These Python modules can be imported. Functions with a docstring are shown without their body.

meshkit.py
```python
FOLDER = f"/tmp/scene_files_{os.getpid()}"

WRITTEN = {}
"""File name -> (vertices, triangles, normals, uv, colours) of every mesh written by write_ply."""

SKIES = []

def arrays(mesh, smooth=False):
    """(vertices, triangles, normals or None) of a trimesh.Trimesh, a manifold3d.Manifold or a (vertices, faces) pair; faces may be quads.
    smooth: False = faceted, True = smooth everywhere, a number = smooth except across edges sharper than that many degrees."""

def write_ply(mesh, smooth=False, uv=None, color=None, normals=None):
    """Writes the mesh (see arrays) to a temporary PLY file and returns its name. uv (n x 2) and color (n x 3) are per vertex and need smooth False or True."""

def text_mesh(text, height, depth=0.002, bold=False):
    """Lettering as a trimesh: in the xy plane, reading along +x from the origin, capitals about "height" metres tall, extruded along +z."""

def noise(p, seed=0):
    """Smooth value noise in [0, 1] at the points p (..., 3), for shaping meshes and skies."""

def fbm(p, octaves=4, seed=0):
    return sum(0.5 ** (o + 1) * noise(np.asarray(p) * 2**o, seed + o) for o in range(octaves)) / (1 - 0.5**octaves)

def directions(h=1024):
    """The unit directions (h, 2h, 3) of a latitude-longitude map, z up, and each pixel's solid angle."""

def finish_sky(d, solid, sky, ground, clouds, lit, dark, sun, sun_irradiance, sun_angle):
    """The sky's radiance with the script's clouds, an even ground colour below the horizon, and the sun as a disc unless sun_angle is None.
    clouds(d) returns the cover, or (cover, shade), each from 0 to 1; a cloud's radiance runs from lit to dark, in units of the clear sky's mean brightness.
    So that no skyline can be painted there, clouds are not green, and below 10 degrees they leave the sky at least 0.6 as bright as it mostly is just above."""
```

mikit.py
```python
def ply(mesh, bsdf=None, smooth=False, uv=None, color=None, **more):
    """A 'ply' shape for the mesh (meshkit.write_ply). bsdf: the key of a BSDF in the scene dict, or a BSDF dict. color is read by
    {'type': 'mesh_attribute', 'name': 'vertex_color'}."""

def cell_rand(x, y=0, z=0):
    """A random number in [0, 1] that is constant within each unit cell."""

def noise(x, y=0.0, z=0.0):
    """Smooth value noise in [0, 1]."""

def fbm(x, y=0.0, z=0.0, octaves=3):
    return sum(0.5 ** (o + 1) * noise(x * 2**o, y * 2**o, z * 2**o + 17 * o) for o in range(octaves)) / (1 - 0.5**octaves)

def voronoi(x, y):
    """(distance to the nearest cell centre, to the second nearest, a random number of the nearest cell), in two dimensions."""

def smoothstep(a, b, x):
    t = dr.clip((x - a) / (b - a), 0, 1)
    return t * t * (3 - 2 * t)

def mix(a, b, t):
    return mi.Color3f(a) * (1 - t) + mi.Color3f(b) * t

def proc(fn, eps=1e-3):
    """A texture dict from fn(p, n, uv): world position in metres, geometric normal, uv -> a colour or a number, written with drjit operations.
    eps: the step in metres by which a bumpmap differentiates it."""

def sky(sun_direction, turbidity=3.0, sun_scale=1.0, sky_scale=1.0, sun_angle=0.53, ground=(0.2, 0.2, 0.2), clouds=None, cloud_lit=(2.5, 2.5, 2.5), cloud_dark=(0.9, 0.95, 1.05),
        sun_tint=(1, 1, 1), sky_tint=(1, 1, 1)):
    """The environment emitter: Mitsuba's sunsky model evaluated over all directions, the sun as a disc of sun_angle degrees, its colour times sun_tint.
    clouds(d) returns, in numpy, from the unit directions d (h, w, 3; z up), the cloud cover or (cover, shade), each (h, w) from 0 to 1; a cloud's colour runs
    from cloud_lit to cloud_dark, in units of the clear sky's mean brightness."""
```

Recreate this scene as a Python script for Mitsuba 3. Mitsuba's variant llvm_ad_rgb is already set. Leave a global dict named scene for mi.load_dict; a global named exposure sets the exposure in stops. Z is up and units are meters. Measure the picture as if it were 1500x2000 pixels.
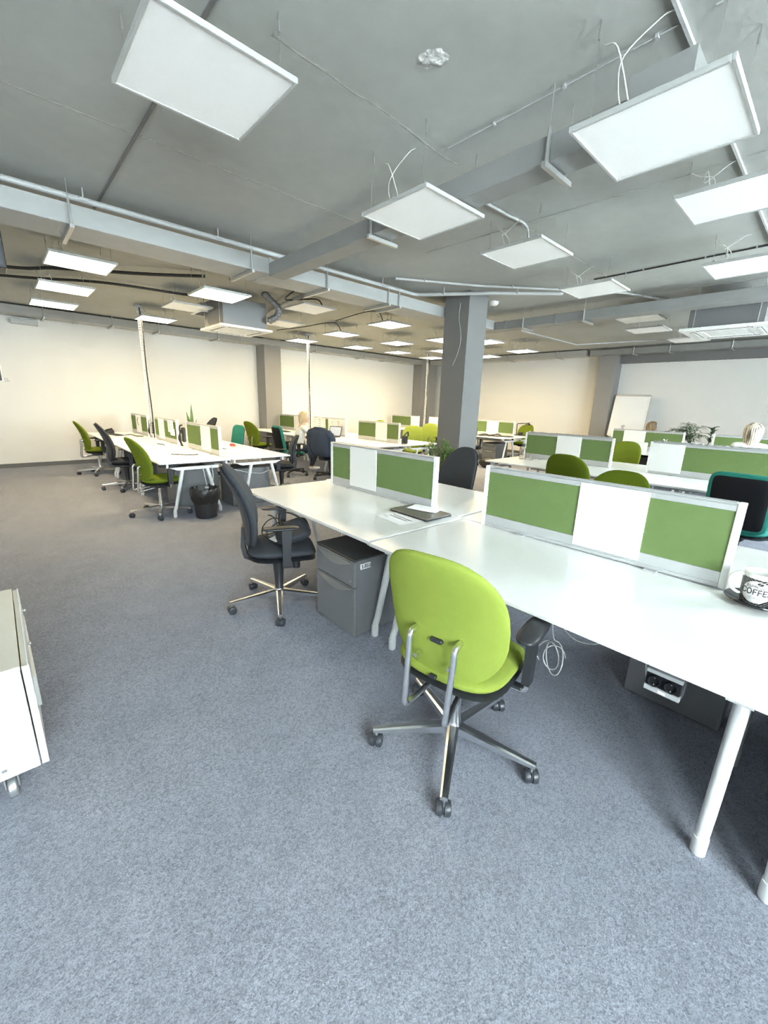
import math, random
import numpy as np
import trimesh, manifold3d as m3
import mitsuba as mi, drjit as dr
import mikit, meshkit
from shapely.geometry import Polygon

random.seed(7); rng = np.random.default_rng(7)
T = mi.ScalarTransform4f
scene, labels = {'type': 'scene'}, {}

# ---------------------------------------------------------------- camera, light, exposure
EYE = 1.53
RIGHT, DOWN, FWD = (0.73589513, -0.67643614, 0.02987476), (-0.15141734, -0.20741082, -0.96646445), (0.65994783, 0.70669293, -0.25505677)
scene['camera'] = {'type': 'perspective', 'fov_axis': 'x', 'fov': math.degrees(2 * math.atan(750 / 804.54)), 'near_clip': 0.05, 'far_clip': 100.0,
                   'to_world': T([[-RIGHT[0], -DOWN[0], FWD[0], 0], [-RIGHT[1], -DOWN[1], FWD[1], 0], [-RIGHT[2], -DOWN[2], FWD[2], EYE], [0, 0, 0, 1]])}
exposure = 0.0
DAY = [33.0, 38.2, 39.6]          # what the window panes behind the camera let in
LAMP = [39.0, 30.5, 17.5]       # the ceiling panels that are switched on

# ---------------------------------------------------------------- materials
def rgb(*c): return {'type': 'rgb', 'value': list(c)}
def s2l(*c): return [((v / 255) / 12.92 if v / 255 < 0.04045 else ((v / 255 + 0.055) / 1.055) ** 2.4) for v in c]
def pr(name, color, rough=0.6, metal=0.0, spec=0.5, bump=None, bump_scale=1.0, eps=1e-3, **kw):
    d = {'type': 'principled', 'base_color': mikit.proc(color) if callable(color) else rgb(*color), 'roughness': rough, 'metallic': metal, 'specular': spec, **kw}
    if bump is not None: d = {'type': 'bumpmap', 'arbitrary': mikit.proc(bump, eps), 'scale': bump_scale, 'bsdf': d}
    scene[name] = {'type': 'twosided', 'bsdf': d}
    return name
N = mikit.noise
def carpet_col(p, n, uv):
    a = N(p.x * 420 + p.y * 260, p.y * 260 - p.x * 180, 1.0)
    b = N(p.x * 230 - p.y * 170, p.y * 360 + p.x * 90, 5.0)
    d = N(p.x * 95 + p.y * 40, p.y * 120 - p.x * 30, 9.0)
    c = mikit.fbm(p.x * 9, p.y * 9, 2.0)
    big = mikit.fbm(p.x * 1.1, p.y * 1.1, 8.0)
    f = 0.42 * a + 0.36 * b + 0.22 * d
    t = dr.clip((f - 0.14) / 0.62, 0, 1)
    col = mikit.mix((0.110, 0.115, 0.139), (0.290, 0.304, 0.352), t)
    return col * (0.87 + 0.2 * c + 0.08 * big)
def carpet_bump(p, n, uv): return N(p.x * 300, p.y * 300, 0.0) + 0.6 * N(p.x * 120, p.y * 120, 3.0)
def ceil_col(p, n, uv):
    a = mikit.fbm(p.x * 1.3, p.y * 1.3, 1.0); b = mikit.fbm(p.x * 14, p.y * 14, 4.0)
    return mi.Color3f(0.325, 0.33, 0.312) * (0.9 + 0.14 * a + 0.08 * b)
def ceil_bump(p, n, uv): return mikit.fbm(p.x * 5, p.y * 5, 1.0) + 0.25 * N(p.x * 70, p.y * 70, 2.0)
def wall_bump(p, n, uv): return N(p.x * 60, p.y * 60, p.z * 60)
def weave(c, s=900.0, amt=0.22):
    def f(p, n, uv): return mi.Color3f(*c) * (1 - amt / 2 + amt * N(p.x * s, p.y * s, p.z * s) + 0.08 * (mikit.fbm(p.x * 25, p.y * 25, p.z * 25) - 0.5))
    return f
def fab_bump(p, n, uv): return N(p.x * 700, p.y * 700, p.z * 700)
pr('carpet', carpet_col, 1.0, spec=0.1, bump=carpet_bump, bump_scale=0.0015)
pr('ceiling_paint', ceil_col, 0.75, bump=ceil_bump, bump_scale=0.004, spec=0.3)
pr('plaster', lambda p, n, uv: mi.Color3f(0.50, 0.50, 0.48) * (0.15 + 1.6 * mikit.fbm(p.x * 50, p.y * 50, p.z * 50)), 0.95)
pr('white_wall', (0.77, 0.76, 0.735), 0.85, spec=0.2, bump=wall_bump, bump_scale=0.0006)
pr('grey_wall_paint', (0.17, 0.17, 0.168), 0.7, spec=0.3, bump=wall_bump, bump_scale=0.0006)
pr('grey_wall_paint_lit', (0.26, 0.255, 0.25), 0.7, spec=0.3, bump=wall_bump, bump_scale=0.0006)  # lighter copy of the column grey, lamplight on the pilasters put into the colour
pr('skirting_grey', (0.12, 0.12, 0.12), 0.6)
pr('duct_paint', lambda p, n, uv: mi.Color3f(0.215, 0.22, 0.215) * (0.93 + 0.14 * mikit.fbm(p.x * 6, p.y * 6, p.z * 6)), 0.5)
pr('duct_light', lambda p, n, uv: mi.Color3f(0.31, 0.315, 0.31) * (0.93 + 0.14 * mikit.fbm(p.x * 6, p.y * 6, p.z * 6)), 0.45)
pr('galvanized', (0.55, 0.56, 0.56), 0.35, metal=0.8)
pr('duct_galv', (0.17, 0.172, 0.175), 0.4, metal=0.3)
pr('pipe_grey', (0.42, 0.43, 0.43), 0.45)
pr('white_laminate', (0.80, 0.81, 0.805), 0.28, spec=0.5)
pr('white_steel', (0.78, 0.79, 0.79), 0.35)
pr('dark_steel', (0.045, 0.047, 0.05), 0.45)
pr('screen_alu', (0.47, 0.48, 0.485), 0.38, metal=0.3)
pr('screen_green', weave((0.118, 0.172, 0.064), 1200, 0.15), 0.95, spec=0.1, bump=fab_bump, bump_scale=0.0003)
pr('lime_fabric', weave((0.205, 0.258, 0.046)), 0.95, spec=0.1, bump=fab_bump, bump_scale=0.0005)
pr('lime_fabric_dim', weave((0.135, 0.175, 0.018)), 0.95, spec=0.1)  # the lime chair fabric again, the dimmer light far back put into its colour
pr('lime_fabric_shaded', weave((0.075, 0.105, 0.008)), 0.95, spec=0.1)  # the lime chair fabric once more, darkened for chairs standing in shade
pr('teal_fabric', weave((0.025, 0.18, 0.145)), 0.95, spec=0.15, sheen=0.4)
pr('black_fabric', weave((0.036, 0.04, 0.046)), 0.85, spec=0.25, sheen=0.3, bump=fab_bump, bump_scale=0.0005)
pr('black_plastic', (0.018, 0.019, 0.022), 0.42)
pr('matte_black', (0.007, 0.007, 0.009), 0.75, spec=0.2)
pr('charcoal_plastic', (0.03, 0.034, 0.04), 0.38)
pr('rubber_grey', (0.10, 0.105, 0.11), 0.55)
pr('white_plastic', (0.78, 0.79, 0.78), 0.35)
pr('lamp_frame', (0.40, 0.41, 0.40), 0.4)
pr('diffuser_off', (0.92, 0.92, 0.915), 0.5)
pr('chrome', (0.86, 0.87, 0.88), 0.22, metal=1.0)
pr('steel_wire', (0.5, 0.5, 0.5), 0.35, metal=0.9)
pr('pedestal_grey', (0.135, 0.139, 0.145), 0.45)
pr('pedestal_front', (0.165, 0.167, 0.17), 0.42)
pr('handle_grey', (0.36, 0.355, 0.33), 0.3, metal=0.5)
pr('pedestal_top', (0.035, 0.037, 0.037), 0.4)
pr('cream_laminate', (0.56, 0.54, 0.47), 0.45)
pr('black_bag', (0.009, 0.009, 0.010), 0.4, spec=0.6)
pr('white_cable', (0.68, 0.69, 0.68), 0.45)
pr('black_cable', (0.02, 0.02, 0.02), 0.5)
pr('paper', (0.84, 0.85, 0.86), 0.8)
pr('ink', (0.05, 0.05, 0.055), 0.7)
pr('faint_ink', (0.45, 0.45, 0.46), 0.7)
pr('laptop_bronze', (0.20, 0.185, 0.165), 0.35, metal=0.5)
pr('ceramic_white', (0.84, 0.84, 0.82), 0.12)
pr('ceramic_black', (0.012, 0.014, 0.017), 0.12)
pr('denim', weave((0.05, 0.064, 0.095), 500, 0.5), 0.95, spec=0.1)
pr('skin', (0.56, 0.36, 0.27), 0.55)
pr('blonde_hair', lambda p, n, uv: mikit.mix((0.30, 0.21, 0.12), (0.72, 0.58, 0.38), N(p.x * 120, p.y * 120, p.z * 9)), 0.5, spec=0.5)
pr('streaked_hair', lambda p, n, uv: mikit.mix((0.13, 0.10, 0.075), (0.74, 0.66, 0.54), mikit.smoothstep(0.3, 0.6, mikit.fbm(p.x * 60, p.y * 45, p.z * 5))), 0.5)
pr('brown_hair', lambda p, n, uv: mikit.mix((0.09, 0.06, 0.035), (0.36, 0.26, 0.14), N(p.x * 60, p.y * 60, p.z * 8)), 0.5)
pr('white_shirt', (0.74, 0.74, 0.72), 0.9, spec=0.1)
pr('dark_jeans', (0.03, 0.035, 0.05), 0.9, spec=0.1)
pr('sneaker_white', (0.62, 0.60, 0.55), 0.7)
pr('eye_dark', (0.03, 0.025, 0.02), 0.2)
pr('lip', (0.42, 0.18, 0.16), 0.5)
pr('leaf_green', lambda p, n, uv: mikit.mix((0.05, 0.11, 0.025), (0.15, 0.23, 0.06), N(p.x * 40, p.y * 40, p.z * 40)), 0.5)
pr('leaf_dark', lambda p, n, uv: mikit.mix((0.02, 0.05, 0.02), (0.06, 0.11, 0.05), N(p.x * 40, p.y * 40, p.z * 40)), 0.35)
pr('leaf_snake', lambda p, n, uv: mikit.mix((0.05, 0.13, 0.05), (0.18, 0.27, 0.08), N(p.x * 30, p.y * 30, p.z * 60)), 0.4)
pr('terracotta', (0.40, 0.37, 0.33), 0.6)
pr('soil', (0.03, 0.022, 0.015), 1.0)
pr('screen_glow', (0.08, 0.10, 0.14), 0.2)
pr('red_plastic', (0.42, 0.06, 0.05), 0.4)
pr('wood_stain', (0.20, 0.14, 0.09), 0.6)
scene['bottle_glass'] = {'type': 'dielectric', 'int_ior': 1.5}
scene['water'] = {'type': 'dielectric', 'int_ior': 1.33}

# ---------------------------------------------------------------- mesh helpers
def cat(*ms):
    return trimesh.util.concatenate([m for m in ms if m is not None])
def box(sx, sy, sz, c=(0, 0, 0), b=0.0):
    """A box of full size sx, sy, sz about c, its edges chamfered by b."""
    h = np.array([sx, sy, sz]) / 2
    if b <= 0:
        m = trimesh.creation.box((sx, sy, sz))
    else:
        b = min(b, h.min() * 0.95); pts = []
        for s in np.ndindex(2, 2, 2):
            sg = np.array(s) * 2 - 1
            for k in range(3):
                q = h - b; q[k] = h[k]; pts.append(sg * q)
        m = trimesh.convex.convex_hull(np.array(pts))
    m.apply_translation(c)
    return m
def bb(x0, x1, y0, y1, z0, z1, b=0.0):
    return box(x1 - x0, y1 - y0, z1 - z0, ((x0 + x1) / 2, (y0 + y1) / 2, (z0 + z1) / 2), b)
def smooth_path(pts, n=6):
    P = np.array(pts, float)
    if len(P) < 3 or n < 2: return P
    Q = np.vstack([2 * P[0] - P[1], P, 2 * P[-1] - P[-2]]); out = []
    for i in range(1, len(Q) - 2):
        a, b, c, d = Q[i - 1], Q[i], Q[i + 1], Q[i + 2]
        for t in np.arange(n) / n:
            out.append(0.5 * (2 * b + (c - a) * t + (2 * a - 5 * b + 4 * c - d) * t * t + (3 * b - a - 3 * c + d) * t ** 3))
    out.append(P[-1]); return np.array(out)
def fillet_path(pts, r=0.03, n=5):
    """The polyline with its corners rounded."""
    P = [np.array(p, float) for p in pts]; out = [P[0]]
    for a, b, c in zip(P, P[1:], P[2:]):
        u, v = a - b, c - b; lu, lv = np.linalg.norm(u), np.linalg.norm(v); k = min(r, lu * 0.45, lv * 0.45)
        p0, p1 = b + u / lu * k, b + v / lv * k
        for t in np.linspace(0, 1, n): out.append((1 - t) ** 2 * p0 + 2 * t * (1 - t) * b + t * t * p1)
    out.append(P[-1]); return np.array(out)
def tube(pts, r, k=8, caps=True):
    """A round tube along pts; r a number or one per point."""
    P = np.array(pts, float); n = len(P); R = np.broadcast_to(np.array(r, float), n) if np.ndim(r) < 2 else None
    tn = np.gradient(P, axis=0); tn /= np.maximum(np.linalg.norm(tn, axis=1, keepdims=True), 1e-9)
    u = np.cross(tn[0], [0, 0, 1.0] if abs(tn[0][2]) < 0.9 else [1.0, 0, 0]); V = []
    ang = np.arange(k) * 2 * np.pi / k
    for i in range(n):
        u = u - tn[i] * (u @ tn[i]); u /= np.linalg.norm(u); w = np.cross(tn[i], u)
        ra = R[i] if R is not None else 1
        V.append(P[i] + ra * (np.cos(ang)[:, None] * u + np.sin(ang)[:, None] * w))
    V = np.vstack(V); F = []
    for i in range(n - 1):
        for j in range(k):
            a, b = i * k + j, i * k + (j + 1) % k
            F += [[a, b, b + k], [a, b + k, a + k]]
    if caps:
        V = np.vstack([V, P[0], P[-1]]); m = len(V)
        for j in range(k):
            F += [[m - 2, (j + 1) % k, j], [m - 1, (n - 1) * k + j, (n - 1) * k + (j + 1) % k]]
    return trimesh.Trimesh(V, F, process=False)
def rod(a, b, r, k=8): return tube([a, b], r, k)
def lathe(prof, k=24):
    """Revolves (radius, z) pairs about z."""
    m = trimesh.creation.revolve(np.array(prof, float), sections=k); return m
def hull(*ms): return trimesh.convex.convex_hull(np.vstack([m.vertices if hasattr(m, 'vertices') else np.array(m) for m in ms]))
def ball(c, r, sub=1):
    m = trimesh.creation.icosphere(subdivisions=sub, radius=1.0); m.vertices = m.vertices * np.array(r) + np.array(c); return m
def xf(m, M):
    m = m.copy(); m.apply_transform(M); return m
def rot(axis, deg, p=None): return trimesh.transformations.rotation_matrix(math.radians(deg), axis, p)
def extr(poly, h):
    return trimesh.creation.extrude_polygon(Polygon(poly), h, engine='earcut')
def pad(outline, t, nr=7, nt=36, pw=3.0, q=2.2):
    """A cushion: outline(theta) -> (x, y), thickness t in z, rounded at the rim."""
    th = np.arange(nt) * 2 * np.pi / nt; O = np.array([outline(a) for a in th]); V = [[0, 0, t / 2]]; rr = np.sin(np.linspace(0, np.pi / 2, nr + 1))[1:]
    prof = [(r, (1 - r ** pw) ** (1 / q) * t / 2) for r in rr]
    top = [np.c_[O * r, np.full(nt, z)] for r, z in prof]; bot = [np.c_[O * r, np.full(nt, -z)] for r, z in prof[:-1]][::-1]
    rings = top + bot; V = np.vstack([[[0, 0, t / 2]]] + rings + [[[0, 0, -t / 2]]]); F = []
    for j in range(nt): F.append([0, 1 + j, 1 + (j + 1) % nt])
    for i in range(len(rings) - 1):
        for j in range(nt):
            a, b = 1 + i * nt + j, 1 + i * nt + (j + 1) % nt
            F += [[a, a + nt, b + nt], [a, b + nt, b]]
    e = len(V) - 1; s = 1 + (len(rings) - 1) * nt
    for j in range(nt): F.append([s + j, e, s + (j + 1) % nt])
    m = trimesh.Trimesh(V, F, process=False); m.fix_normals(); return m
def sup(a, b, n, taper=None):
    def f(th):
        c, s = math.cos(th), math.sin(th)
        x, y = a * abs(c) ** (2 / n) * (1 if c >= 0 else -1), b * abs(s) ** (2 / n) * (1 if s >= 0 else -1)
        return (x * (taper(y) if taper else 1), y)
    return f
def warp(m, fn):
    m = m.copy(); m.vertices = np.array([fn(*v) for v in m.vertices]); m.fix_normals(); return m
def bones(chain, edge=0.02, rounds=8):
    """One continuous smooth mesh from (p, rp, q, rq) bones."""
    out = None
    for p, rp, q, rq in chain:
        def sph(c, r): return m3.Manifold.sphere(1.0, 16).scale(tuple(np.broadcast_to(r, 3).astype(float))).translate(tuple(map(float, c)))
        h = m3.Manifold.batch_hull([sph(p, rp), sph(q, rq)]); out = h if out is None else out + h
    out = out.refine_to_length(edge); k = out.to_mesh(); m = trimesh.Trimesh(k.vert_properties[:, :3], k.tri_verts)
    trimesh.smoothing.filter_taubin(m, iterations=rounds); return m

# ---------------------------------------------------------------- things, parts, copies
def fresh(key):
    if key not in scene and not any(k.startswith(key + '__') for k in scene) and key not in labels: return key
    i = 1
    while f'{key}_{i:03d}' in labels or f'{key}_{i:03d}' in scene or any(k.startswith(f'{key}_{i:03d}__') for k in scene): i += 1
    return f'{key}_{i:03d}'
class Kit:
    """The parts of one kind of thing, in its own coordinates; put() adds a copy of all of them."""
    def __init__(self): self.p, self.names = [], set()
    def add(self, name, mesh, mat, smooth=35, under=None, **more):
        key = (under + '__' if under else '') + name; k = key; i = 1
        while k in self.names: k = f'{key}_{i:03d}'; i += 1
        self.names.add(k); self.p.append((k, mikit.ply(mesh, None, smooth), mat, more)); return k
def put(kit, name, label, category, loc=(0, 0, 0), yaw=0.0, group=None, mats=None, M=None, kind=None):
    key = fresh(name); M = M if M is not None else T().translate(list(loc)).rotate([0, 0, 1], yaw)
    for k, d, mat, more in kit.p:
        mat = (mats or {}).get(mat, mat)
        scene[f'{key}__{k}' if k else key] = {**d, 'bsdf': {'type': 'ref', 'id': mat}, 'to_world': M, **more}
    labels[key] = {'label': label, **({'category': category} if kind != 'structure' else {})}
    if group: labels[key]['group'] = group
    if kind: labels[key]['kind'] = kind
    return key
def one(name, mesh, mat, label, category, smooth=35, group=None):
    key = fresh(name); scene[key] = mikit.ply(mesh, mat, smooth); labels[key] = {'label': label, 'category': category}
    if group: labels[key]['group'] = group
    return key
def struct(name, mesh, mat, label, smooth=False, parent=None):
    key = fresh((parent + '__' if parent else '') + name); scene[key] = mikit.ply(mesh, mat, smooth)
    if not parent: labels[key] = {'label': label, 'kind': 'structure'}
    return key

# ================================================================ THE ROOM
X0, X1, Y0, Y1, H = -4.0, 13.15, -2.6, 11.5, 3.15
struct('floor', bb(X0, X1, Y0, Y1, -0.1, 0.0), 'carpet', 'grey heather needle felt carpet covering the whole office floor')
struct('ceiling', bb(X0, X1, Y0, Y1, H, H + 0.15), 'ceiling_paint', 'grey painted rough concrete ceiling')
struct('wall_back', bb(X0 - 0.15, X1 + 0.15, Y1, Y1 + 0.15, -0.1, H + 0.15), 'white_wall', 'long white back wall')
struct('wall_right', bb(X1, X1 + 0.15, Y0, Y1, -0.1, H + 0.15), 'white_wall', 'white side wall on the right')
struct('wall_left', bb(X0 - 0.15, X0, Y0, Y1, -0.1, H + 0.15), 'white_wall', 'white side wall outside the frame on the left')
# front wall behind the camera, with window openings
WZ1 = 2.8
spans = [(-1.9, 0.9, 0.95), (4.4, 6.8, 1.25), (7.5, 9.1, 1.25)]
wl = [bb(X0 - 0.15, X1 + 0.15, Y0 - 0.15, Y0, -0.1, 0.95), bb(X0 - 0.15, X1 + 0.15, Y0 - 0.15, Y0, WZ1, H + 0.15)]
xs = [X0 - 0.15] + [v for s in spans for v in s[:2]] + [X1 + 0.15]
for a, b in zip(xs[::2], xs[1::2]): wl.append(bb(a, b, Y0 - 0.15, Y0, 0.95, WZ1))
for a, b, z in spans:
    if z > 0.95: wl.append(bb(a, b, Y0 - 0.15, Y0, 0.95, z))
struct('wall_front', cat(*wl), 'white_wall', 'wall with the windows behind the camera')
for i, (a, b, WZ0) in enumerate(spans):
    f = cat(bb(a, b, Y0 - 0.1, Y0 - 0.03, WZ0, WZ0 + 0.06), bb(a, b, Y0 - 0.1, Y0 - 0.03, WZ1 - 0.06, WZ1), bb(a, a + 0.06, Y0 - 0.1, Y0 - 0.03, WZ0, WZ1), bb(b - 0.06, b, Y0 - 0.1, Y0 - 0.03, WZ0, WZ1), bb((a + b) / 2 - 0.04, (a + b) / 2 + 0.04, Y0 - 0.1, Y0 - 0.03, WZ0, WZ1))
    key = struct(f'window_{i+1}', f, 'white_steel', 'tall white framed daylight window behind the camera')
    pane = trimesh.Trimesh([[b, Y0 - 0.08, WZ0], [a, Y0 - 0.08, WZ0], [a, Y0 - 0.08, WZ1], [b, Y0 - 0.08, WZ1]], [[0, 1, 2], [0, 2, 3]], process=False)
    scene[key + '__pane'] = {**mikit.ply(pane, 'diffuser_off'), 'emitter': {'type': 'area', 'radiance': rgb(*DAY)}}
# skirting
struct('baseboard_back', bb(X0, 5.6, Y1 - 0.015, Y1, 0, 0.085), 'skirting_grey', 'dark grey skirting along the back wall')
struct('baseboard_right', bb(X1 - 0.015, X1, 5.0, Y1, 0, 0.085), 'skirting_grey', 'dark grey skirting along the right wall')
# columns
struct('column', bb(5.33, 5.79, 4.02, 4.48, 0, H, 0.006), 'grey_wall_paint', 'square grey painted column standing free in the middle of the office')
struct('column', bb(5.65, 6.15, 11.02, Y1, 0, H, 0.006), 'grey_wall_paint_lit', 'grey pilaster on the back wall left of the middle')
struct('column', bb(12.05, 12.9, 11.05, Y1, 0, H, 0.006), 'grey_wall_paint_lit', 'wide grey pilaster on the back wall near the far corner')
struct('column', bb(12.7, X1, 4.5, 4.95, 0, H, 0.006), 'grey_wall_paint_lit', 'grey pilaster on the right wall beside the flip chart')
struct('beam', bb(12.95, X1, Y0, 4.5, 2.79, H, 0.006), 'grey_wall_paint', 'grey painted beam above the right wall')

# ---- ceiling relief: seams, joints, patch
def ridge(a, b, w, h, seed, n=40, jit=0.012):
    a, b = np.array(a, float), np.array(b, float); d = (b - a) / np.linalg.norm(b - a); s = np.array([-d[1], d[0]]); V, F = [], []
    for i, t in enumerate(np.linspace(0, 1, n)):
        q = a + (b - a) * t + s * jit * 2 * (meshkit.noise(np.array([t * 9.0, seed, 0.0])) - 0.5)
        ww = w * (0.6 + 0.8 * meshkit.noise(np.array([t * 17.0, seed, 3.0]))); hh = h * (0.5 + meshkit.noise(np.array([t * 23.0, seed, 7.0])))
        V += [[*(q - s * ww), H + 0.001], [*(q - s * ww * 0.4), H - hh], [*(q + s * ww * 0.4), H - hh], [*(q + s * ww), H + 0.001]]
        if i: 
            o = (i - 1) * 4
            for k in range(3): F += [[o + k, o + 4 + k, o + 5 + k], [o + k, o + 5 + k, o + 1 + k]]
    return trimesh.Trimesh(V, F, process=False)
for k, (a, b) in enumerate([((0.2, 3.47), (2.75, 3.43)), ((1.2, 2.13), (2.64, 2.19)), ((3.2, 2.36), (5.9, 2.38)), ((-2.5, 2.0), (0.3, 2.05))]):
    struct('seam', ridge(a, b, 0.012, 0.0012, k), 'ceiling_paint', '', smooth=40, parent='ceiling')
for k, (a, b) in enumerate([((3.78, 3.5), (3.90, -1.5)), ((7.1, 3.6), (7.2, -1.0)), ((-0.6, 4.2), (-0.5, -2.0))]):
    struct('joint', ridge(a, b, 0.007, 0.004, 9 + k), 'ceiling_paint', '', smooth=40, parent='ceiling')
# spalled patch of bare plaster
pv, pf = [], []
nx_, ny_ = 60, 60
for i in range(nx_):
    for j in range(ny_):
        u, v = i / (nx_ - 1) * 2 - 1, j / (ny_ - 1) * 2 - 1
        rr = math.hypot(u, v); ed = 0.72 + 0.9 * (meshkit.fbm(np.array([u * 2.5, v * 2.5, 1.0])) - 0.5)
        dep = max(0.0, 1 - (rr / ed) ** 4) if rr < ed else 0.0
        z = H + 0.004 - dep * (0.005 + 0.016 * meshkit.fbm(np.array([u * 5, v * 5, 4.0]), 5))
        pv.append([1.82 + 0.12 * (u * 0.75 + v * 0.5), 1.705 + 0.09 * (-u * 0.85 + v * 0.7), z])
for i in range(nx_ - 1):
    for j in range(ny_ - 1):
        a = i * ny_ + j; pf += [[a, a + 1, a + ny_ + 1], [a, a + ny_ + 1, a + ny_]]
struct('bare_patch', trimesh.Trimesh(pv, pf, process=False), 'plaster', '', parent='ceiling')

# ================================================================ DUCTS, PIPES, CABLES
def duct(name, x0, x1, y0, y1, z0, z1, mat, label, flanges=(), hangers=(), along='x', extra=None):
    k = Kit(); body = bb(x0, x1, y0, y1, z0, z1, 0.004)
    k.add('body', cat(body, *(extra or [])), mat, False)
    for f in flanges:
        if along == 'x': k.add('flange', bb(f - 0.012, f + 0.012, y0 - 0.008, y1 + 0.008, z0 - 0.008, z1 + 0.008), mat, False)
        else: k.add('flange', bb(x0 - 0.008, x1 + 0.008, f - 0.012, f + 0.012, z0 - 0.008, z1 + 0.008), mat, False)
    for f in hangers:
        e = 0.05
        if along == 'x':
            m = cat(bb(f - 0.015, f + 0.015, y0 - e, y1 + e, z0 - 0.035, z0 - 0.009), rod((f, y0 - 0.02, z0 - 0.03), (f, y0 - 0.02, z1 + 0.02), 0.009), rod((f, y0 - 0.02, z1), (f, y0 - 0.02, H), 0.003), rod((f, y1 + 0.02, z0 - 0.03), (f, y1 + 0.02, H), 0.005))
        else:
            m = cat(bb(x0 - e, x1 + e * 1.6, f - 0.012, f + 0.012, z0 - 0.035, z0 - 0.009), rod((x0 - 0.02, f, z0 - 0.03), (x0 - 0.02, f, z1 + 0.02), 0.011), rod((x0 - 0.02, f, z1), (x0 - 0.02, f, H), 0.003), rod((x1 + 0.02, f, z0 - 0.03), (x1 + 0.02, f, H), 0.003))
        k.add('hanger', m, 'galvanized', False)
    return put(k, 'ventilation_duct', label, 'air duct')
duct('d1', -4.0, 6.72, 4.5, 4.93, 2.84, 2.99, 'duct_light', 'long pale grey rectangular duct crossing the room from the left to behind the middle column', (2.42, 6.1, -0.8), (0.68, 2.2, 3.15, 4.15, 4.35, 6.35))
duct('d2', 2.40, 2.585, 0.74, 4.495, 2.81, 2.94, 'duct_paint', 'narrow grey rectangular duct running from behind the nearest right lamp to the long pale duct', (), (1.36, 2.80), 'y', [bb(2.36, 2.62, 0.72, 0.98, 2.83, 3.0)])
duct('d3', 6.75, 7.0, 0.4, 4.9, 2.84, 2.97, 'duct_paint', 'grey rectangular duct leading right from behind the middle column', (3.4, 4.3), (2.95, 3.95), 'y')
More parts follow.
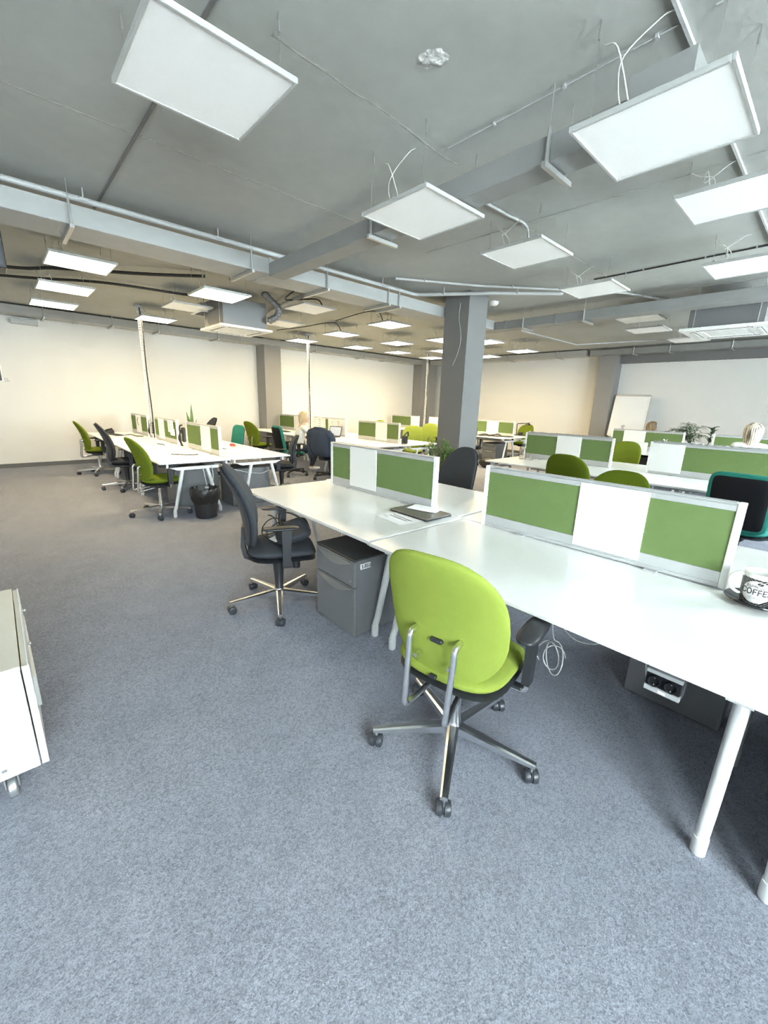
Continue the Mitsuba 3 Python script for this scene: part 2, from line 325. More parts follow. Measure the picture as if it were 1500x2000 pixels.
duct('d4', X0, 12.0, 11.0, 11.45, 2.97, 3.12, 'duct_light', 'grey duct running along the top of the back wall', (1.5, 3.2, 5.0, 7.0, 9.0, 10.6), (1.0, 2.15, 3.05, 4.4, 7.3, 9.2, 10.3), 'x')
duct('d5', 12.3, 12.65, 5.2, 10.9, 2.97, 3.12, 'duct_light', 'grey duct running along the top of the warm lit part of the right wall', (7.0, 9.0), (6.0, 7.6, 9.4), 'y')
duct('d6', 12.35, 12.6, -2.5, 5.1, 2.97, 3.1, 'duct_paint', 'grey duct running along the beam above the whiteboard side of the right wall', (3.0, 1.2), (4.0, 3.2, 2.0), 'y')
def pipe(pts, r, mat, label, cat_='pipe', name='conduit_pipe', clips=True, k=8):
    kk = Kit(); P = fillet_path(pts, 0.06); kk.add('run', tube(P, r, k), mat, True)
    if clips:
        for a, b in zip(pts, pts[1:]):
            a, b = np.array(a, float), np.array(b, float); L = np.linalg.norm(b - a)
            for t in np.arange(0.4, L, 1.1):
                q = a + (b - a) * t / L
                kk.add('clip', cat(rod(q, (q[0], q[1], H), 0.006, 6), box(r * 2.6, r * 2.6, 0.02, q)), 'pipe_grey', False)
    return put(kk, name, label, cat_)
pipe([(-4, 4.60, 3.06), (4.75, 4.55, 3.06), (5.33, 3.72, 3.06), (6.0, 2.96, 3.06)], 0.024, 'pipe_grey', 'thick grey conduit pipe lying along the long pale duct and bending past the middle column')
pipe([(4.15, 4.36, 3.12), (5.19, 3.70, 3.12), (6.12, 2.92, 3.12), (6.71, 2.44, 3.12), (7.5, 2.12, 3.12), (8.2, 2.1, 3.12)], 0.016, 'pipe_grey', 'thin pale conduit pipe passing in front of the top of the middle column')
def cable(pts, r, mat, label, n=6, name='ceiling_cable'):
    return one(name, tube(smooth_path(pts, n), r, 6), mat, label, 'cable', True)
def clipped(pts, r, mat, label):
    kk = Kit(); kk.add('wire', tube(pts, r, 6), mat, True)
    for a, b in zip(pts, pts[1:]):
        a, b = np.array(a, float), np.array(b, float); L = np.linalg.norm(b - a)
        for t in np.arange(0.35, L, 0.42):
            q = a + (b - a) * t / L; kk.add('clip', box(0.02, 0.014, 0.016, (q[0], q[1], H - 0.008)), 'pipe_grey', False)
    return put(kk, 'ceiling_cable', label, 'cable')
clipped([(2.43, 2.1, H - 0.008), (2.42, 0.83, H - 0.008)], 0.004, 'pipe_grey', 'thin grey cable clipped to the ceiling from the duct to the nearest right lamp')
clipped([(2.42, 0.70, H - 0.008), (2.40, 0.1, H - 0.008)], 0.004, 'pipe_grey', 'thin grey cable clipped to the ceiling at the upper right edge of the picture')
one('cable_trunking', bb(0.932, 0.948, 0.5, 4.95, H - 0.012, H), 'skirting_grey', 'dark grey strip of cable trunking on the ceiling above the nearest left lamp', 'cable trunking', False)
one('cable_trunking', bb(1.6, 5.9, 0.803, 0.817, H - 0.02, H), 'pipe_grey', 'pale cable trunking on the ceiling leading to the row of right hand lamps', 'cable trunking', False)
cable([(3.18, 2.33, H - 0.02), (3.5, 2.32, H - 0.02), (3.84, 2.32, H - 0.02), (3.86, 2.3, 2.93)], 0.012, 'pipe_grey', 'short grey cable running over the ceiling to the third lamp from the duct')
cable([(-1.5, 8.4, 3.1), (0.35, 7.7, 3.08), (0.88, 7.31, 3.1), (1.7, 6.53, 3.06), (2.34, 6.13, 3.09)], 0.02, 'black_cable', 'thick dark cable bundle crossing the ceiling between the warm lamps on the left')
cable([(-1.5, 9.0, 3.1), (0.35, 8.33, 3.09), (1.44, 7.67, 3.1), (2.61, 7.31, 3.08), (3.27, 6.92, 3.1)], 0.018, 'black_cable', 'dark cable crossing the ceiling behind the second left warm lamp')
cable([(5.3, 7.25, 3.1), (5.14, 5.92, 3.08), (5.55, 6.1, 2.96)], 0.008, 'black_cable', 'thin black cable leading to the warm lamp left of the middle column')
cable([(5.13, 9.35, 3.1), (5.15, 8.27, 3.06), (5.4, 7.49, 3.1), (5.7, 7.6, 2.98)], 0.008, 'black_cable', 'thin black cable hanging between two warm lamps above the seated woman')
cable([(4.1, 5.95, 2.96), (4.0, 6.0, 3.08), (3.6, 6.26, 3.05), (3.4, 5.2, 3.1), (3.3, 4.95, 3.1)], 0.01, 'black_cable', 'black cable coiled above the unlit lamp left of centre')
cable([(4.45, 9.4, 3.05), (3.80, 6.6, 3.07), (3.7, 5.0, 3.07)], 0.03, 'pipe_grey', 'grey insulated pipe leading from the long duct to the ceiling cassette on the left')
cable([(8.0, 4.73, 3.02), (10.48, 4.68, 3.02), (10.74, 2.9, 3.02), (10.8, -1.0, 3.02)], 0.018, 'pipe_grey', 'grey cable tray pipe bending along the ceiling near the right wall', 1)
clipped([(5.9, 2.52, H - 0.01), (5.9, 2.3, H - 0.01), (5.87, 1.7, H - 0.01), (5.82, 0.75, H - 0.01), (5.8, -0.6, H - 0.01)], 0.008, 'black_cable', 'black cable clipped to the ceiling along the right hand lamps')
# smoke detectors
det = Kit(); det.add('', lathe([(0.0, -0.06), (0.05, -0.057), (0.07, -0.042), (0.08, -0.014), (0.08, 0.0), (0, 0)], 24), 'white_plastic', 40)
put(det, 'smoke_detector', 'round white smoke detector on the ceiling right of the middle column', 'smoke detector', (6.14, 4.16, H))
put(det, 'smoke_detector', 'round white smoke detector behind the brightest left lamp', 'smoke detector', (1.25, 7.05, H))

# ================================================================ CEILING LAMPS
def lamp_kit(lit, z):
    k = Kit(); w = 0.3
    fr = [bb(-w, w, -w, -w + 0.014, -0.012, 0.012, 0.002), bb(-w, w, w - 0.014, w, -0.012, 0.012, 0.002), bb(-w, -w + 0.014, -w + 0.014, w - 0.014, -0.012, 0.012, 0.002), bb(w - 0.014, w, -w + 0.014, w - 0.014, -0.012, 0.012, 0.002)]
    k.add('frame', cat(*fr), 'lamp_frame', False)
    q = w - 0.014
    d = trimesh.Trimesh([[-q, -q, -0.007], [-q, q, -0.007], [q, q, -0.007], [q, -q, -0.007]], [[0, 1, 2], [0, 2, 3]], process=False)
    if lit: k.add('diffuser', d, 'diffuser_off', False, emitter={'type': 'area', 'radiance': rgb(*LAMP)})
    else: k.add('diffuser', d, 'diffuser_off', False)
    k.add('back_plate', bb(-q, q, -q, q, 0.004, 0.010), 'white_steel', False)
    k.add('driver_box', bb(-0.09, 0.09, -0.16, 0.16, 0.0101, 0.035, 0.003), 'white_steel', False)
    for sx in (-1, 1):
        for sy in (-1, 1):
            a, b = (sx * 0.26, sy * 0.22, 0.011), (sx * 0.25, sy * 0.235, H - z)
            k.add('suspension_wire', cat(rod(a, b, 0.0016, 5), rod((b[0], b[1], b[2] - 0.07), (b[0], b[1], b[2] - 0.03), 0.006, 6), rod((b[0], b[1], b[2] - 0.03), b, 0.003, 6), box(0.02, 0.02, 0.02, (a[0], a[1], a[2] + 0.008))), 'steel_wire', False)
    P = [(-0.13, 0.1, 0.02), (-0.12, 0.13, 0.12), (-0.14, 0.2, H - z - 0.06), (-0.12, 0.27, H - z - 0.01)]
    k.add('feed_cable', tube(smooth_path(P, 5), 0.004, 6), 'white_cable', True)
    P = [(-0.17, 0.12, 0.02), (-0.19, 0.15, 0.14), (-0.13, 0.17, H - z - 0.10), (-0.11, 0.05, H - z - 0.02), (-0.10, 0.0, H - z - 0.008)]
    k.add('feed_cable', tube(smooth_path(P, 5), 0.003, 6), 'white_cable', True)
    return k
LAMPS = [  # x, y, z, lit, label
 (0.915, 2.245, 2.90, 0, 'unlit square ceiling panel lamp nearest the camera at the upper left'),
 (2.425, 0.82, 2.76, 0, 'large white square ceiling panel lamp at the upper right, nearest on that side'),
 (2.38, 2.25, 2.79, 0, 'white square ceiling panel lamp hanging in front of the narrow grey duct'),
 (3.80, 2.27, 2.89, 0, 'white ceiling panel lamp just right of the narrow duct, second behind it'),
 (3.94, 0.80, 2.95, 0, 'white ceiling panel lamp cut by the right edge, second from the top'),
 (5.50, 2.33, 2.92, 0, 'white ceiling panel lamp above right of the middle column'),
 (5.50, 0.92, 2.90, 0, 'white ceiling panel lamp cut by the right edge, third from the top'),
 (7.58, 2.45, 2.92, 0, 'unlit panel lamp in front of the right hand ceiling cassette, nearest of three'),
 (7.75, 0.92, 2.90, 0, 'white panel lamp at the right edge just above the ceiling cassette'),
 (8.75, 2.66, 2.93, 0, 'unlit panel lamp touching the left corner of the right hand ceiling cassette'),
 (10.30, 2.38, 2.92, 0, 'unlit panel lamp below the right hand ceiling cassette'),
 (0.93, 5.95, 2.90, 1, 'brightest warm panel lamp at the left, just behind the long duct'),
 (0.95, 7.40, 2.89, 1, 'warm lit panel lamp at the left, second behind the long duct'),
 (0.97, 8.98, 2.91, 1, 'warm lit panel lamp at the left, nearest the back wall'),
 (2.38, 5.80, 2.82, 1, 'warm lit panel lamp between the long duct and the left ceiling cassette'),
 (2.47, 7.30, 2.89, 0, 'unlit panel lamp left of the left ceiling cassette'),
 (2.50, 9.13, 2.93, 1, 'warm lit panel lamp beside the top of the left cable pole'),
 (3.89, 6.01, 2.93, 0, 'unlit panel lamp under the long duct, right of the left ceiling cassette'),
 (4.29, 7.56, 2.93, 0, 'unlit panel lamp just right of the left ceiling cassette'),
 (5.60, 6.00, 2.93, 1, 'yellowish lit panel lamp nearest the left side of the middle column'),
 (5.80, 7.75, 2.95, 1, 'warm lit panel lamp above the desks where the woman sits'),
 (5.90, 9.50, 2.97, 1, 'warm lit panel lamp at the top of the middle cable pole'),
 (7.40, 9.15, 2.95, 1, 'warm lit panel lamp close to the back wall duct, right of the middle cable pole'),
 (7.35, 7.60, 2.93, 1, 'warm lit panel lamp in front of the far grey duct box'),
 (8.95, 9.20, 2.98, 1, 'warm lit panel lamp near the far corner, left of the far cable pole'),
 (7.44, 6.22, 2.90, 1, 'warm lit panel lamp half hidden by the left side of the middle column'),
 (8.90, 7.40, 2.90, 1, 'small warm panel lamp behind the left side of the middle column'),
 (10.0, 8.77, 2.90, 1, 'warm lit panel lamp lowest beside the far cable pole'),
 (8.20, 5.66, 2.90, 1, 'warm lit panel lamp peeping out right of the middle column'),
 (10.0, 5.80, 2.90, 1, 'bright warm panel lamp in front of the far right wall'),
 (10.5, 7.19, 2.90, 1, 'warm panel lamp mostly hidden behind the right side of the middle column')]
_lk = {}
for x, y, z, lit, lab in LAMPS:
    if (lit, z) not in _lk: _lk[lit, z] = lamp_kit(lit, z)
    put(_lk[lit, z], 'panel_lamp', lab, 'ceiling lamp', (x, y, z), group='suspended square panel lamps')

# ================================================================ CEILING CASSETTES
def cassette(x, y, z, w, label):
    k = Kit(); h = w / 2
    k.add('housing', bb(-h * 0.84, h * 0.84, -h * 0.84, h * 0.84, 0.03, H - z - 0.12, 0.005), 'duct_galv', False)
    fr = [bb(-h, h, -h, -h * 0.5, 0, 0.035, 0.006), bb(-h, h, h * 0.5, h, 0, 0.035, 0.006), bb(-h, -h * 0.5, -h * 0.5, h * 0.5, 0, 0.035, 0.004), bb(h * 0.5, h, -h * 0.5, h * 0.5, 0, 0.035, 0.004)]
    k.add('cover', cat(*fr), 'white_plastic', False)
    k.add('grille', cat(*[bb(-h * 0.5, h * 0.5, -h * 0.5 + i * h / 12, -h * 0.5 + i * h / 12 + h / 13.5, 0.006, 0.014) for i in range(12)], bb(-h * 0.5, h * 0.5, -h * 0.5, h * 0.5, 0.016, 0.02)), 'white_plastic', False)
    for s, ax in ((-1, 0), (1, 0), (-1, 1), (1, 1)):
        L, c = h * 0.62, s * h * 0.74
        m = bb(c - 0.022, c + 0.022, -L, L, -0.003, 0.004) if ax == 0 else bb(-L, L, c - 0.022, c + 0.022, -0.003, 0.004)
        k.add('air_outlet', m, 'dark_steel', False)
        k.add('flap', (bb(c - 0.014, c + 0.018, -L + 0.01, L - 0.01, -0.008, -0.004) if ax == 0 else bb(-L + 0.01, L - 0.01, c - 0.014, c + 0.018, -0.008, -0.004)), 'white_plastic', False)
    for sx in (-1, 1):
        for sy in (-1, 1): k.add('hanging_rod', rod((sx * h * 0.9, sy * h * 0.7, 0.03), (sx * h * 0.9, sy * h * 0.7, H - z), 0.005, 6), 'steel_wire', False)
    return put(k, 'ceiling_cassette', label, 'air conditioner', (x, y, z), group='ceiling air conditioning cassettes')
cassette(3.15, 7.08, 2.60, 0.86, 'white square air conditioning cassette under a galvanized housing on the left')
cassette(7.55, 1.30, 2.60, 0.95, 'white square air conditioning cassette at the right edge of the picture')
cassette(9.2, 6.9, 2.93, 0.62, 'small grey air conditioning box far back left of the middle column')
vent = Kit(); vent.add('box', bb(-0.2, 0.2, -0.2, 0.2, 0.0, 0.12, 0.004), 'galvanized', False); vent.add('face', bb(-0.22, 0.22, -0.22, 0.22, -0.012, 0.0, 0.003), 'white_plastic', False)
for i in range(6): vent.add('slat', bb(-0.18, 0.18, -0.17 + i * 0.06, -0.14 + i * 0.06, -0.018, -0.013), 'dark_steel', False)
put(vent, 'air_vent', 'small square white air vent beside the unlit lamp near the left cassette', 'air vent', (2.88, 7.5, 2.88))
one('flexible_hose', tube(smooth_path([(3.50, 6.62, 2.76), (3.60, 6.52, 2.84), (3.60, 6.48, 2.95), (3.48, 6.5, 3.05), (3.36, 6.5, 3.14)], 8), 0.05 + 0.006 * np.sin(np.arange(33) * 2.2), 10), 'duct_galv', 'grey ribbed hose curving out of the left ceiling cassette', 'hose', True)

# ================================================================ DESKS AND SCREENS
def desk_kit(depth=0.90, length=1.8):
    """x from the user's edge (0) to the middle of the bench, y along the bench from 0 to length."""
    k = Kit(); tp = 0.73
    k.add('tabletop', bb(0, depth, 0.004, length - 0.004, tp - 0.022, tp, 0.003), 'white_laminate', False)
    for x in (0.30, 0.58): k.add('rail', bb(x - 0.02, x + 0.02, 0.1, length - 0.1, tp - 0.042, tp - 0.0225), 'dark_steel', False)
    for y in (0.085, length - 0.085):
        k.add('end_beam', cat(hull(bb(0.22, depth - 0.16, y - 0.02, y + 0.02, tp - 0.115, tp - 0.075), bb(0.13, depth - 0.07, y - 0.016, y + 0.016, tp - 0.08, tp - 0.0755)), *[bb(x - 0.012, x + 0.012, y - 0.035, y + 0.035, tp - 0.075, tp - 0.023) for x in (0.1, depth - 0.05)]), 'white_steel', False)
        for xa, xb in ((0.145, 0.285), (0.735, 0.595)):
            P = smooth_path([(xb, y, tp - 0.10), (xa + (xb - xa) * 0.22, y, 0.17), (xa + 0.004 * (1 if xb > xa else -1), y, 0.09), (xa, y, 0.012)], 5)
            rr = np.interp(P[:, 2], [0.0, 0.09, 0.18, 0.62], [0.022, 0.0215, 0.0225, 0.025])
            lg = k.add('leg', tube(P, rr, 12), 'white_steel', True)
            k.add('foot', lathe([(0, 0), (0.019, 0), (0.0238, 0.006), (0.0245, 0.075), (0, 0.075)], 14).apply_translation((xa, y, 0)), 'white_steel', 40, under=lg)
    k.add('cable_tray', bb(depth - 0.11, depth - 0.02, 0.35, length - 0.35, tp - 0.16, tp - 0.10, 0.004), 'screen_alu', False)
    return k
DK = desk_kit()
def desk(x, y, label, back=False, yaw=0.0, group='bench desks'):
    """Front desks: x, y is the near end of the user's edge. Back desks: x, y is the far end of the user's edge."""
    return put(DK, 'desk', label, 'desk', (x, y, 0), (180 if back else 0) + yaw, group)
def screen(xc, yc, segs, label, ln=1.355, yaw=0.0):
    k = Kit(); z0, z1, h = 0.735, 1.148, ln / 2
    k.add('bottom_rail', cat(bb(-0.016, 0.016, -h + 0.03, h - 0.03, z0, z0 + 0.078, 0.002), bb(-0.021, 0.021, -h + 0.03, h - 0.03, z0 + 0.012, z0 + 0.020)), 'screen_alu', False)
    k.add('top_rail', cat(bb(-0.016, 0.016, -h + 0.03, h - 0.03, z1 - 0.042, z1 - 0.014, 0.002), bb(-0.019, 0.019, -h + 0.03, h - 0.03, z1 - 0.010, z1, 0.003), bb(-0.010, 0.010, -h + 0.03, h - 0.03, z1 - 0.015, z1 - 0.008)), 'screen_alu', False)
    for s in (-1, 1):
        c = s * (h - 0.015)
        k.add('post', cat(bb(-0.02, -0.004, c - 0.015, c + 0.015, z0, z1, 0.003), bb(0.004, 0.02, c - 0.015, c + 0.015, z0, z1, 0.003), bb(-0.005, 0.005, c - 0.013, c + 0.013, z0, z1 - 0.012)), 'white_steel', False)
        k.add('clamp', cat(bb(-0.05, 0.05, s * h * 0.55 - 0.03, s * h * 0.55 + 0.03, z0 - 0.0049, z0 + 0.004, 0.002), bb(-0.015, 0.015, s * h * 0.55 - 0.02, s * h * 0.55 + 0.02, z0 - 0.09, z0)), 'screen_alu', False)
    y = h - 0.03; tot = sum(w for _, w in segs); sc = (ln - 0.06) / tot
    for c, w in segs:
        w *= sc
        if c == 'g': k.add('fabric_panel', bb(-0.011, 0.011, y - w, y, z0 + 0.078, z1 - 0.042), 'screen_green', False)
        else: k.add('white_panel', bb(-0.021, 0.021, y - w, y, z0 + 0.030, z1 - 0.016, 0.002), 'white_laminate', False)
        y -= w
    return put(k, 'desk_screen', label, 'desk screen', (xc, yc, 0), yaw, 'green and white desk screens')
# near bench
desk(1.478, -0.05, 'white desk nearest the camera where the mug stands, behind the lime green chair', yaw=-1.2)
desk(1.53, 1.77, 'white desk with the closed notebook computer, beside the black chair and the grey pedestal', yaw=-1.6)
desk(1.47, -1.87, 'white desk cut by the right edge of the picture, only its legs showing')
desk(3.39, 3.57, 'white desk across the middle screen of the near bench, in front of the column', True, yaw=-1.6)
desk(3.325, 1.77, 'white desk behind the nearest screen, its corner showing left of that screen', True)
desk(3.31, -0.03, 'unseen white desk added on the far side of the bench beyond the right edge of the picture', True)  # added out of view to keep window light from under the bench
screen(2.39, -0.93, [('g', .60), ('w', .347), ('g', .34)], 'unseen desk screen added to the near bench outside the right edge of the picture')  # also out of view, added to block light behind the bench
screen(2.42, 2.69, [('g', .28), ('w', .37), ('g', .65)], 'desk screen above the notebook computer, its white panel left of the middle', yaw=0.5)
screen(2.405, 0.885, [('g', .60), ('w', .347), ('g', .34)], 'largest desk screen nearest the camera beside the mug', yaw=0)
# left bench
LX, LY = 1.40, 5.57
for i, (a, b) in enumerate([('white desk at the near end of the left bench above the black waste bin', 'white desk with a red object, near end of the left bench on its far side'), ('white desk in the middle of the left bench by the black chair', 'white desk in the middle of the left bench, far side by the teal chair'), ('white desk at the back wall end of the left bench with black devices', 'white desk at the back wall end of the left bench, far side')]):
    desk(LX, LY + 1.8 * i, a); desk(LX + 1.82, LY + 1.8 * (i + 1), b, True)
screen(2.28, 6.53, [('g', .62), ('w', .38), ('g', .30)], 'desk screen at the near end of the left bench above the waste bin')
screen(2.28, 8.38, [('g', .25), ('w', .35), ('g', .7)], 'desk screen covered with pinned papers in the middle of the left bench')
screen(2.27, 10.2, [('g', .42), ('w', .40), ('g', .48)], 'desk screen at the back wall end of the left bench')
# middle far bench
MX, MY = 5.17, 5.80
for i, (a, b) in enumerate([('white desk in front of the chair with the denim jacket', 'white desk left of the bushy plant, near end of the middle far bench'), ('white desk with an open notebook computer before the blonde woman', 'white desk in the middle far bench across from the blonde woman'), ('white desk at the back wall end of the middle far bench by the green chair', 'white desk at the back wall end of the middle far bench, far side')]):
    desk(MX, MY + 1.8 * i, a); desk(MX + 1.82, MY + 1.8 * (i + 1), b, True)
screen(6.05, 6.75, [('g', .58), ('w', .36), ('g', .34)], 'desk screen at the near end of the middle far bench left of the column')
screen(6.05, 8.55, [('w', .5), ('g', .12), ('w', .68)], 'mostly white desk screen with pinned notes beside the blonde woman')
screen(6.05, 10.35, [('g', .8), ('w', .36), ('g', .14)], 'desk screen behind the head of the blonde woman')
# bench behind the near one
RX, RY = 5.45, 3.60
for i, (a, b) in enumerate([('white desk with the glass carafe, second bench from the camera', 'white desk on the far side of the carafe desk'), ('white desk in front of the teal chair on the right', 'white desk on the far side of the teal chair desk, right'), ]):
    desk(RX, RY - 1.8 * (i + 1), a); desk(RX + 1.82, RY - 1.8 * i, b, True)
screen(6.36, 2.78, [('g', .52), ('w', .38), ('g', .43)], 'desk screen behind the glass carafe in the second bench')
screen(6.36, 0.98, [('w', .36), ('g', .93)], 'wide green desk screen at the right behind the teal chair', yaw=0)
# third bench
QX, QY = 9.12, 3.62
for i, (a, b) in enumerate([('white desk of the third bench carrying the white box with a black dial', 'white desk of the third bench before which the woman with only her hair visible sits'), ('white desk of the third bench at which the streaked blonde woman sits', 'white desk of the third bench under the potted plants')]):
    desk(QX, QY - 1.8 * (i + 1), a); desk(QX + 1.82, QY - 1.8 * i, b, True)
screen(10.0, 2.72, [('g', .22), ('w', .42), ('g', .66)], 'desk screen in the third bench in front of the flip chart')
screen(10.0, 0.92, [('g', .8), ('w', .36), ('g', .14)], 'desk screen at the right edge in front of the streaked blonde woman')
# far right bench
FX, FY = 9.72, 5.90
for i, (a, b) in enumerate([('white desk far back right of the column with black clutter and slanted white legs', 'white desk far back right of the column, far side with the green chair'), ('white desk far back hidden behind the column', 'white desk far back hidden behind the column, far side'), ('white desk in the far corner before the back wall', 'white desk in the far corner before the back wall, far side')]):
    desk(FX, FY + 1.8 * i, a); desk(FX + 1.82, FY + 1.8 * (i + 1), b, True)
screen(10.6, 6.81, [('g', .45), ('w', .42), ('g', .50)], 'desk screen far back just right of the column')
screen(10.6, 8.61, [('w', .36), ('g', .95)], 'desk screen far back just left of the column')
screen(10.6, 10.41, [('g', .95), ('w', .36)], 'pale green desk screen in the far corner above the lime chairs')

# ================================================================ CHAIRS (facing +x)
def star_base(k, phi, mat='chrome', r=0.362, roll=None):
    k.add('base_hub', lathe([(0, 0.065), (0.036, 0.065), (0.042, 0.085), (0.036, 0.125), (0.03, 0.135), (0, 0.135)], 18), mat, 35)
    for i in range(5):
        a = math.radians(phi + 72 * i); M = rot([0, 0, 1], phi + 72 * i)
        p0 = [(0.02, s * 0.026, z) for s in (-1, 1) for z in (0.080, 0.118)] + [(0.02, s * 0.014, 0.126) for s in (-1, 1)]
        p1 = [(r + 0.01, s * 0.015, z) for s in (-1, 1) for z in (0.078, 0.092)] + [(r + 0.01, s * 0.008, 0.096) for s in (-1, 1)]
        lg = k.add('base_leg', cat(xf(hull(p0, p1), M), xf(rod((r - 0.005, 0, 0.05), (r - 0.005, 0, 0.085), 0.008, 8), M)), mat, 25)
        sw = rng.uniform(-60, 60) if roll is None else roll - phi - 72 * i + rng.uniform(-8, 8)
        w = lathe([(0.0, -0.030), (0.020, -0.030), (0.027, -0.027), (0.0295, -0.019), (0.0295, -0.006), (0.022, -0.0048), (0.022, 0.0048), (0.0295, 0.006), (0.0295, 0.019), (0.027, 0.027), (0.020, 0.030), (0, 0.030)], 20)
        w = xf(w, rot([1, 0, 0], 90)); w.apply_translation((0, 0, 0.0295))
        hood = bb(-0.022, 0.026, -0.0045, 0.0045, 0.02, 0.058)
        c = cat(w, hood); c = xf(c, rot([0, 0, 1], sw)); c.apply_translation((r - 0.005, 0, 0)); k.add('caster', xf(c, M), 'charcoal_plastic', 30, under=lg)
def column_part(k, z1=0.40, mat='black_plastic', sk=0.026):
    if mat == 'black_plastic': k.add('column_cover', lathe([(0, 0.17), (0.030, 0.17), (0.043, 0.36), (0, 0.362)], 18), mat, 35)
    k.add('gas_column', lathe([(0, 0.13), (0.032, 0.13), (sk, 0.2), (sk, 0.30), (0.02, 0.302), (0.02, z1), (0, z1)], 16), mat, 35)
def arm_rest(k, s, pad_mat='black_plastic', bracket='chrome', hz=0.680, yy=0.285, th=0.038, px=0.045):
    y = s * yy
    o = sup(0.125, 0.045, 3.2, None)
    p = pad(o, th, 5, 28); p.apply_translation((px, y, hz)); ar = k.add('armrest', p, pad_mat, 50)
    k.add('arm_post', hull(bb(0.02, 0.085, y - 0.017, y + 0.017, hz - 0.018, hz - 0.012), bb(0.02, 0.075, y - 0.016, y + 0.016, 0.44, 0.45)), pad_mat, 30, under=ar)
    if bracket: k.add('arm_bracket', tube(fillet_path([(0.05, s * 0.1, 0.405), (0.05, y, 0.392), (0.05, y, 0.47)], 0.05), 0.013, 10), bracket, True, under=ar)
def seat_part(k, w=0.245, d=0.24, z=0.475, mat='seat_fabric', shell='black_plastic', cx=0.03):
    def drop(x, y, zz): return (x + cx, y, zz + z - 0.03 * max(0, (x - 0.12) / 0.12) ** 2 + 0.010 * (y / 0.24) ** 2)
    k.add('seat', warp(pad(sup(d, w, 3.4, lambda y: 1.0), 0.085, 7, 40), drop), mat, 60)
    k.add('seat_shell', warp(pad(sup(d * 0.985, w * 0.985, 3.4), 0.035, 4, 40), lambda x, y, zz: (x + cx, y, zz + z - 0.043 - 0.03 * max(0, (x - 0.12) / 0.12) ** 2)), shell, 50)
    k.add('mechanism', cat(bb(-0.10, 0.10, -0.075, 0.075, 0.365, z - 0.058, 0.012), rod((0.03, -0.08, 0.40), (0.05, -0.24, 0.405), 0.008, 8), bb(0.03, 0.07, -0.27, -0.22, 0.398, 0.412, 0.004)), 'black_plastic', False)
def green_chair(phi, roll=None):
    k = Kit(); star_base(k, phi, roll=roll); column_part(k, mat='chrome')
    seat_part(k)
    tp = lambda y: 1.0 - 0.12 * max(0, y / 0.285) ** 2 - 0.20 * max(0, -y / 0.285) ** 2
    def bk(x, y, z): # x across, y up, z thickness (towards the sitter)
        zz = y + 0.742; t = (zz - 0.44) / 0.56
        lean = -0.168 - 0.085 * t - 0.06 * t ** 3 + 0.030 * math.sin(math.pi * min(max(t, 0), 1) * 0.9)
        return (lean + z + 0.55 * x * x, x, zz)
    k.add('backrest', warp(pad(sup(0.26, 0.288, 3.1, tp), 0.075, 10, 56, 5.0, 2.2), bk), 'back_fabric', 60)
    for s in (-1, 1):
        P = fillet_path([(-0.03, s * 0.055, 0.385), (-0.285, s * 0.092, 0.345), (-0.262, s * 0.098, 0.60), (-0.258, s * 0.098, 0.665), (-0.215, s * 0.098, 0.675)], 0.025)
        k.add('back_support', tube(P, 0.0125, 10), 'chrome', True)
        k.add('knob', xf(lathe([(0, 0), (0.009, 0), (0.009, 0.03), (0, 0.03)], 10), rot([0, 1, 0], 90)).apply_translation((-0.25, s * 0.075, 0.565)), 'chrome', 30)
    k.add('back_handle', box(0.03, 0.055, 0.018, (-0.218, 0.0, 0.648), 0.006), 'black_plastic', False)
    k.add('back_latch', box(0.03, 0.034, 0.016, (-0.208, 0.01, 0.478), 0.004), 'black_plastic', False)
    for s in (-1, 1): arm_rest(k, s)
    return k
def black_chair(phi, tall=True):
    k = Kit(); star_base(k, phi); column_part(k); seat_part(k, 0.25, 0.245, 0.47)
    h = 0.30 if tall else 0.24
    tp = lambda y: 1.0 - 0.22 * max(0, y / h) ** 1.6 - 0.06 * max(0, -y / h) ** 2
    def bk(off, zc):
        def f(x, y, z):
            zz = y + zc; t = (zz - 0.46) / 0.6
            return (-0.188 - 0.085 * t - 0.055 * t ** 3 + 0.035 * math.sin(math.pi * min(max(t, 0), 1)) + z + off + 0.75 * x * x, x, zz)
        return f
    zc = 0.46 + h + 0.035
    k.add('backrest', warp(pad(sup(0.235, h, 2.8, tp), 0.085, 9, 44), bk(0.0, zc)), 'back_fabric', 60)
    k.add('back_shell', warp(pad(sup(0.228, h * 0.97, 2.9, tp), 0.035, 6, 44), bk(-0.034, zc)), 'charcoal_plastic', 60)
    Q = [(-0.02, 0.40), (-0.17, 0.388), (-0.232, 0.42), (-0.248, 0.50), (-0.238, 0.63)]
    k.add('spine', cat(*[hull(bb(a[0] - 0.013, a[0] + 0.013, -0.045, 0.045, a[1] - 0.013, a[1] + 0.013), bb(b[0] - 0.013, b[0] + 0.013, -0.045, 0.045, b[1] - 0.013, b[1] + 0.013)) for a, b in zip(Q, Q[1:])]), 'black_plastic', 30)
    for s in (-1, 1): arm_rest(k, s, bracket=None, hz=0.690, yy=0.285, th=0.024, px=0.015)
    for s in (-1, 1): k.add('arm_base', hull(bb(0.02, 0.08, min(s * 0.10, s * 0.30), max(s * 0.10, s * 0.30), 0.405, 0.425), bb(0.02, 0.08, min(s * 0.268, s * 0.302), max(s * 0.268, s * 0.302), 0.42, 0.46)), 'black_plastic', False)
    k.add('tension_knob', lathe([(0, 0.30), (0.028, 0.30), (0.03, 0.31), (0.03, 0.36), (0, 0.365)], 14).apply_translation((0.13, -0.03, 0)), 'black_plastic', 30)
    return k
